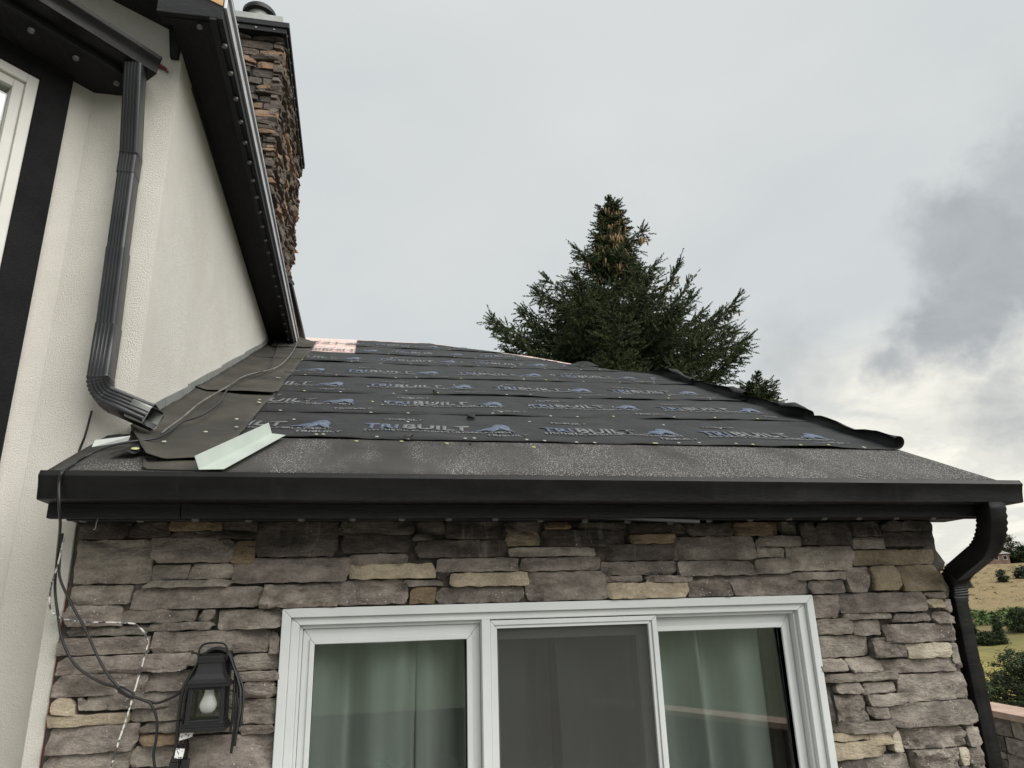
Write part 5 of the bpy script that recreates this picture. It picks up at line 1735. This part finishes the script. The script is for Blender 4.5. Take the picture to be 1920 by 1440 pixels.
def spruce(name, top, ground, tips, label, seed, env, dmax, tw=1.0, cones=True, dens=1.0, trunk_r=0.16):
    rg = random.Random(seed)
    top = np.array(top, float)
    root = empty(name, (top[0], top[1], ground), label, 'tree')
    H = top[2] - ground
    tk = MB()
    zs = np.linspace(0, 1, 10)
    path = [Vector((top[0] + 0.03 * math.sin(z * 9), top[1], ground + (H - .05) * z)) for z in zs]
    tk.sweep(path, circle(1.0, 9), (1, 0, 0), scales=[max(0.003, trunk_r * (1 - z) ** 0.95) for z in zs])
    TB, TA, TL = [], [], []
    CB = []
    limbs = MB()

    def twig(p, d, L):
        TB.append(p)
        TA.append(unit(d))
        TL.append(L * min(1.0, 0.50 + 0.42 * max(0.0, top[2] - p[2])))

    def branch(b0, b1, up_end, flare, heavy=1.0):
        """a limb from trunk point b0 to tip b1, its end swept up"""
        b0, b1 = np.array(b0, float), np.array(b1, float)
        L = np.linalg.norm(b1 - b0)
        mid = (b0 + b1) / 2 + np.array([0, 0, -0.10 * L - up_end * .25 * L])
        n = max(5, int(L / 0.11))
        pts = []
        for i in range(n + 1):
            t = i / n
            pts.append((1 - t) ** 2 * b0 + 2 * t * (1 - t) * mid + t * t * b1)
        tube(limbs, [Vector(p) for p in pts[:: max(1, n // 4)]] + [Vector(pts[-1])], max(0.004, 0.006 * L), 5, 2)
        for i in range(1, n + 1):
            t = i / n
            d = unit(pts[i] - pts[i - 1])
            side = unit(np.cross(d, [0, 0, 1.0]))
            rem = (1 - t) * L
            for s in (-1, 1):
                if rg.random() > 0.92 * dens:
                    continue
                sl = min(0.62, 0.19 + rem * flare) * rg.uniform(0.65, 1.15)
                sdir = unit(d * rg.uniform(0.45, 0.8) + side * s * rg.uniform(0.5, 0.9) + np.array([0, 0, rg.uniform(-0.45, 0.15)]))
                m = max(2, int(sl / 0.12))
                for k in range(m):
                    q = pts[i] + sdir * (sl * (k + .3) / m) + np.array([0, 0, -0.12 * sl * ((k + 1) / m) ** 2])
                    s2 = unit(np.cross(sdir, [0, 0, 1.0])) * rg.choice((-1, 1))
                    twig(q, sdir * 0.8 + s2 * rg.uniform(0.2, 0.7) + np.array([0, 0, rg.uniform(-0.75, 0.2)]), 0.24 * tw * rg.uniform(0.6, 1.25))
                twig(pts[i] + sdir * sl, sdir + np.array([0, 0, 0.1]), 0.24 * tw)
            for _ in range(4):
                twig(pts[i], d + np.array([rg.uniform(-.5, .5), rg.uniform(-.5, .5), rg.uniform(-1.0, .8)]), 0.22 * tw)
        for k in range(3):
            twig(b1, unit(b1 - pts[-2]) + np.array([rg.uniform(-.5, .5), rg.uniform(-.5, .5), rg.uniform(-0.1, .5)]), 0.24 * tw)
        return pts

    # leader
    z = 0.0
    while z < 0.9:
        p = top - np.array([0, 0, z])
        for k in range(6):
            a = rg.uniform(0, 6.28)
            twig(p, np.array([math.cos(a), math.sin(a), 0.55]), (0.20 + 0.13 * z) * tw)
        z += 0.045
    for p in (-.0,):
        twig(top - np.array([0, 0, .14]), np.array([0, 0, 1.0]), 0.36)
    all_pts = []
    for (tip, drop_, up_e, fl2) in tips:
        tip = np.array(tip, float)
        zb = tip[2] - drop_
        b0 = np.array([top[0], top[1], zb])
        all_pts.append(branch(b0, tip, up_e, fl2))
    z = 0.28
    while z < dmax:
        L0 = env(z)
        for k in range(5 if z < 1.0 else (6 if z < 1.8 else 8)):
            if rg.random() > dens and z > 1:
                continue
            a = rg.uniform(0, 2 * math.pi)
            L = L0 * rg.uniform(0.55, 0.92)
            if math.cos(a) > 0.45 and 1.25 < z < 2.7:
                L *= 0.62
            if math.cos(a) < -0.6 and 1.3 < z < 2.0:
                L *= 0.75
            rise = rg.uniform(0.02, 0.32)
            b0 = np.array([top[0], top[1], top[2] - z - rise * L])
            tip = np.array([top[0] + L * math.cos(a), top[1] + L * math.sin(a), top[2] - z + rg.uniform(-.07, .07)])
            pts = branch(b0, tip, rg.uniform(0.1, 0.6), 0.32)
            all_pts.append(pts)
        z += rg.uniform(0.17, 0.25)
    if cones:
        cm = MB()

        def cone(p, L, r):
            tilt = Vector((rg.uniform(-.25, .25), rg.uniform(-.25, .25), -1)).normalized()
            cm.sweep([Vector(p) + tilt * (L * f) for f in (0, .2, .55, .85, 1.0)], circle(r, 6), (1, 0, 0), scales=[.45, .95, 1.0, .6, .15])
        for pts in all_pts:
            dz = top[2] - pts[-1][2]
            nco = 0
            if dz < 1.45:
                nco = rg.randint(10, 18)
            elif dz < 2.4 and rg.random() < 0.45:
                nco = rg.randint(4, 11)
            for k in range(nco):
                t = rg.uniform(0.45, 1.0)
                q = pts[int(t * (len(pts) - 1))]
                ro = unit(np.array([q[0] - top[0], q[1] - top[1], 0.0])) * rg.uniform(.02, .16)
                cone(q + ro + np.array([rg.uniform(-.10, .10), rg.uniform(-.10, .10), rg.uniform(-.09, -.02)]), rg.uniform(0.12, 0.19), 0.021)
        for k in range(420):
            dz = rg.uniform(0.14, 1.55)
            a = rg.uniform(0, 6.28)
            rr = (0.05 + 0.27 * dz) * rg.uniform(0.7, 1.1) * (0.72 + 0.5 * math.sin(dz * 8.5 + 2 * math.sin(a)) ** 2)
            if noise.noise(Vector((math.cos(a) * 1.3, math.sin(a) * 1.3, dz * 2.6))) < -0.08:
                continue
            cone(top + np.array([rr * math.cos(a), rr * math.sin(a), -dz]), rg.uniform(0.11, 0.17), 0.020)
        part('cones', cm, 'cone', root, smooth='all', kind='stuff')
    part('trunk', tk, 'bark', root, smooth='all')
    part('limbs', limbs, 'bark', root, kind='stuff')
    TBn, TAn, TLn = np.array(TB), np.array(TA), np.array(TL)
    V = brushes(TBn, TAn, TLn, 50, 0.050 * tw, 0.0078 * tw)
    per = np.repeat((nrs.uniform(size=len(TBn)) < 0.16).astype(np.int32), 50)
    np_mesh('crown', V, 3, ['needle', 'needle_tip'], root, (top[0], top[1], ground), per)
    print(name, 'twigs', len(TBn))
    return root


TY = 10.0
TOP = (5.207, 10.000, 10.800)
TIPS = [(4.588, 10.000, 9.616), (5.725, 10.000, 9.790), (5.755, 10.000, 9.271), (4.484, 10.000, 9.097), (5.980, 10.000, 9.031), (3.739, 10.000, 8.741), (3.591, 10.000, 8.534), (6.782, 10.000, 8.730), (6.504, 10.000, 9.057), (3.513, 10.000, 8.310), (3.252, 10.000, 7.982), (3.188, 10.000, 7.765), (2.533, 10.000, 7.703), (2.593, 10.000, 7.440), (2.781, 10.000, 7.105), (6.244, 10.000, 8.693), (6.784, 10.000, 8.399), (7.076, 10.000, 8.115), (7.833, 10.000, 8.415), (7.591, 10.000, 8.222), (8.005, 10.000, 7.893), (7.839, 10.000, 7.412), (7.427, 10.000, 6.931), (7.242, 10.000, 7.628), (6.834, 10.000, 7.302), (2.886, 10.000, 6.962), (3.815, 10.000, 7.920), (5.206, 10.000, 7.882), (4.471, 10.000, 7.363), (5.762, 10.000, 7.429)]
DROP = [.18, .20, .25, .2, .3, .35, .4, 1.15, 1.35, .4, .5, .4, .55, .3, .2, .9, 1.0, .8, 1.15, .8, .9, .4, .1, .5, .3, .1, .3, .3, .2, .3]
tips = []
for i, t in enumerate(TIPS):
    dy = random.Random(i).uniform(-0.5, 0.5) if i < 26 else -1.6
    tips.append(((t[0], t[1] + dy, t[2]), DROP[i], 0.9 if i in (7, 8, 15, 16, 18, 20) else 0.5, 0.42))


def env_big(z):
    return max(0.05, -0.04 + 0.36 * z) if z < 1.5 else min(2.6, 0.50 + (z - 1.5) * 0.88)


spruce('spruce_tree', TOP, -0.6, tips, 'large dark spruce heavy with brown cones rising behind the low roof', 21, env_big, 5.2)
SM = (6.747, 7.600, 5.932)
smt = [((p[0], p[1] + random.Random(i + 50).uniform(-.1, .1), p[2]), 0.10, 0.5, 0.3) for i, p in enumerate([(6.863, 7.600, 5.740), (6.556, 7.600, 5.670), (6.829, 7.600, 5.583), (6.468, 7.600, 5.474)])]
spruce('spruce_tree', SM, -0.6, smt, 'small spruce with only its tip showing above the curled roof edge', 5, lambda z: 0.05 + 0.36 * z if z < 1.2 else 0.5, 1.9, tw=0.8, cones=False, dens=0.8, trunk_r=0.05)


def far_tree(name, x, y, h, rad, label, seed, style='cone', m='far_needle', n=1400, size=0.22, group=None, base=0.06):
    rs_n = np.random.RandomState(seed)
    z0 = terrain_z(x, y) - 0.15
    root = empty(name, (x, y, z0), label, 'tree', group)
    tk = MB()
    tk.sweep([Vector((x, y, z0)), Vector((x + .02 * h, y, z0 + h * .5)), Vector((x, y, z0 + h * .97))], circle(1.0, 7), (1, 0, 0), scales=[h * .022 + .03, h * .014 + .015, 0.01])
    nb = max(10, n // 28)
    C_, R_ = [], []
    for i in range(nb):
        if style == 'cone':
            f = rs_n.uniform(0, 1) ** 0.75
            zz = 1 - f * (1 - base)
            r = rad * (0.06 + 0.94 * f) * rs_n.uniform(0.35, 1.08)
        elif style == 'pine':
            f = rs_n.uniform(0, 1)
            zz = base + (1 - base) * f
            prof = math.sin(math.pi * min(1, (0.12 + 0.88 * (1 - f)) ** 0.8 * 0.62)) if f > .05 else .4
            r = rad * prof * rs_n.uniform(0.45, 1.15)
        else:
            f = rs_n.uniform(-1, 1)
            zz = 0.5 + 0.5 * f
            r = rad * math.sqrt(max(0.02, 1 - f * f)) * rs_n.uniform(0.4, 1.02)
        a = rs_n.uniform(0, 2 * math.pi)
        C_.append((x + r * math.cos(a), y + r * math.sin(a), z0 + h * zz))
        R_.append(rs_n.uniform(.7, 1.3))
        if style == 'pine' and i % 3 == 0:
            tk.sweep([Vector((x, y, z0 + h * max(.05, zz - .06))), Vector(C_[-1])], circle(1.0, 5), (0, 0, 1), scales=[h * .007 + .01, .012])
    C_, R_ = np.array(C_), np.array(R_)
    idx = rs_n.randint(0, nb, n)
    cl = size * (2.2 if style != 'pine' else 2.6)
    c = C_[idx] + rs_n.normal(size=(n, 3)) * (cl * np.array([.5, .5, .30])) * R_[idx][:, None]
    c[:, 2] = np.maximum(c[:, 2], z0 + 0.05 * h)
    a_ = rs_n.normal(size=(n, 3)) * size * np.array([1, 1, .7])
    b_ = rs_n.normal(size=(n, 3)) * size * np.array([1, 1, .7])
    V = np.stack([c, c + a_, c + b_], 1).reshape(-1, 3)
    part('trunk', tk, 'bark', root, smooth='all')
    np_mesh('crown', V, 3, [m], root, (x, y, z0))
    return root


def polar(px_pt, r):
    """ground point at distance r in the direction of a sighting"""
    a = math.atan2(px_pt[0], px_pt[1] + 3.23)
    return r * math.sin(a), r * math.cos(a) - 3.23


S_ = lambda p, r: polar(p, r)
HT = 'trees on the hillside'
x, y = polar((13.315, 10.000, 0.645), 40)
far_tree('pine_tree', x, y, 4.2, 1.75, 'large bushy pine at the right edge above the garden wall', 1, 'pine', n=18000, size=0.06, group=HT, base=0.22)
x, y = polar((12.058, 10.000, 0.698), 38)
far_tree('pine_tree', x, y, 4.7, 1.0, 'dark conical pine close behind the right downspout', 2, 'cone', n=12000, size=0.06, group=HT)
x, y = polar((12.716, 10.000, 0.571), 80)
far_tree('pine_tree', x, y, 2.6, 1.0, 'young pine with a bare stem in the yellow meadow', 12, 'pine', n=2500, size=0.08, group=HT, base=0.45)
x, y = polar((12.883, 10.000, 1.580), 127)
far_tree('spruce_tree', x, y, 3.91, 0.96, 'pointed dark spruce at the far edge of the meadow', 3, 'cone', n=5000, size=0.14, group=HT)
x, y = polar((12.596, 10.000, 1.383), 126)
far_tree('pine_tree', x, y, 1.87, 1.36, 'low rounded dark tree left of the pointed spruce', 4, 'round', n=4000, size=0.15, group=HT)
x, y = polar((12.270, 10.000, 1.599), 128)
far_tree('pine_tree', x, y, 3.06, 1.12, 'dark tree beside the downspout at the far meadow edge', 5, 'cone', n=4000, size=0.15, group=HT)
x, y = polar((13.514, 10.000, 1.772), 140)
far_tree('pine_tree', x, y, 3.57, 2.08, 'broad dark pine on the green scrub at the right edge', 6, 'pine', n=5000, size=0.17, group=HT, base=0.1)
x, y = polar((12.370, 10.000, 2.329), 206)
far_tree('spruce_tree', x, y, 3.2, 0.9, 'small lone conifer on the dry slope beside the downspout', 7, 'cone', m='far_needle2', n=900, size=0.3, group=HT)
x, y = polar((12.192, 10.000, 2.439), 210)
far_tree('spruce_tree', x, y, 3.6, 1.2, 'dark conifer half hidden by the downspout on the dry slope', 8, 'cone', m='far_needle2', n=900, size=0.3, group=HT)
x, y = polar((13.301, 10.000, 2.418), 216)
far_tree('juniper_bush', x, y, 2.6, 1.0, 'round juniper alone in the middle of the dry slope', 9, 'round', m='far_needle2', n=900, size=0.3, group=HT)
x, y = polar((13.813, 10.000, 2.517), 222)
far_tree('juniper_bush', x, y, 2.6, 1.9, 'wide juniper on the dry slope at the right edge', 10, 'round', m='far_needle2', n=900, size=0.34, group=HT)
for i, (px_, hh, rr, sty, lab) in enumerate((((13.657, 10.000, 2.960), 8.0, 2.6, 'pine', 'tall pine on the ridge right of the brown house'), ((13.482, 10.000, 2.962), 4.2, 3.4, 'round', 'dark round tree beside the brown house on the ridge'), ((13.336, 10.000, 3.020), 5.6, 2.6, 'round', 'dark tree behind the roof of the brown house'), ((13.752, 10.000, 2.915), 3.6, 2.4, 'round', 'low dark tree between the tall pine and the sand house'), ((13.962, 10.000, 2.979), 5.0, 1.6, 'cone', 'small conifer on the ridge at the right edge'))):
    x, y = polar(px_, 272 + 3 * (i % 2))
    far_tree('pine_tree', x, y, hh, rr, lab, 30 + i, sty, n=1300, size=0.42, group='trees on the ridge', base=0.15)


# ------------------------------------------------------------------ far houses
def far_house(px_, r, w, d, h, rh, label, wm, seed, hip=True):
    x, y = polar(px_, r)
    z0 = min(terrain_z(x - w / 2, y), terrain_z(x + w / 2, y), terrain_z(x, y)) - 0.3
    root = empty('far_house', (x, y, z0), label, 'house', 'houses on the ridge')
    az = math.atan2(x, y)
    Rm = Matrix.Translation(Vector((x, y, z0))) @ Matrix.Rotation(-az + 0.25, 4, 'Z')

    def tb(a, b):
        mb = MB().box(a, b)
        mb.v = [Rm @ p for p in mb.v]
        return mb
    part('wall', tb((-w / 2, -d / 2, 0), (w / 2, d / 2, h)), wm, root)
    mb = MB()
    o_ = 0.5
    A = [Vector((-w / 2 - o_, -d / 2 - o_, h)), Vector((w / 2 + o_, -d / 2 - o_, h)), Vector((w / 2 + o_, d / 2 + o_, h)), Vector((-w / 2 - o_, d / 2 + o_, h)), Vector((-w / 2 + (d / 2 if hip else -.5), 0, h + rh)), Vector((w / 2 - (d / 2 if hip else -.5), 0, h + rh))]
    mb.add([Rm @ p for p in A], [(0, 1, 5, 4), (1, 2, 5), (2, 3, 4, 5), (3, 0, 4), (3, 2, 1, 0)])
    part('roof', mb, 'house_roof', root)
    nw = max(2, int(w / 2.2))
    for k in range(nw):
        xx = -w / 2 + w * (k + .5) / nw
        fr_ = part('window', tb((xx - .55, -d / 2 - .06, h * .42), (xx + .55, -d / 2 + .02, h * .84)), 'house_trim', root)
        part('pane', tb((xx - .44, -d / 2 - .09, h * .46), (xx + .44, -d / 2 - .061, h * .80)), 'dark_void', fr_)


far_house((13.071, 10.000, 2.835), 268, 9.0, 6.0, 3.0, 2.0, 'brown house with a grey hip roof on the ridge beside the downspout', 'house_wall', 1)
far_house((13.333, 10.000, 3.008), 300, 9.0, 6.0, 5.8, 1.8, 'pale house behind the trees on the ridge with only its roof showing', 'house_wall2', 2)
far_house((13.928, 10.000, 2.957), 285, 8.0, 6.0, 4.2, 1.6, 'sand coloured house on the ridge at the right edge', 'house_wall2', 3)


def scrub(name, n, rmin, rmax, azc, azw, size, hgt, m, k, seed):
    rs_n = np.random.RandomState(seed)
    V = []
    for i in range(n):
        r = rs_n.uniform(rmin, rmax)
        a = math.radians(azc + rs_n.uniform(-azw, azw))
        x, y = r * math.sin(a), r * math.cos(a)
        cl = noise.noise(Vector((x * .035, y * .035, 3.0)))
        if name == 'scrub_oak' and cl < 0.05:
            continue
        z = terrain_z(x, y)
        s = size * rs_n.uniform(.5, 1.3)
        c = np.array([x, y, z]) + rs_n.normal(size=(k, 3)) * np.array([s * .55, s * .55, hgt * .3]) + np.array([0, 0, hgt * .35])
        t = s * .22
        V.append(np.stack([c, c + rs_n.normal(size=(k, 3)) * t * np.array([1, 1, .6]), c + rs_n.normal(size=(k, 3)) * t * np.array([1, 1, .6])], 1).reshape(-1, 3))
    V = np.concatenate(V)
    o = np_mesh(name, V, 3, [m])
    o['kind'] = 'stuff'
    o['label'] = 'green scrub oak spread over the lower hillside' if name == 'scrub_oak' else 'dry brush tufts dotted over the tan hillside'
    o['category'] = 'scrub' if name == 'scrub_oak' else 'brush'


scrub('scrub_oak', 520, 143, 174, 47, 16, 1.7, 0.75, 'scrub', 70, 4)
scrub('dry_brush', 900, 172, 262, 47, 12, 0.75, 0.5, 'tuft', 14, 5)
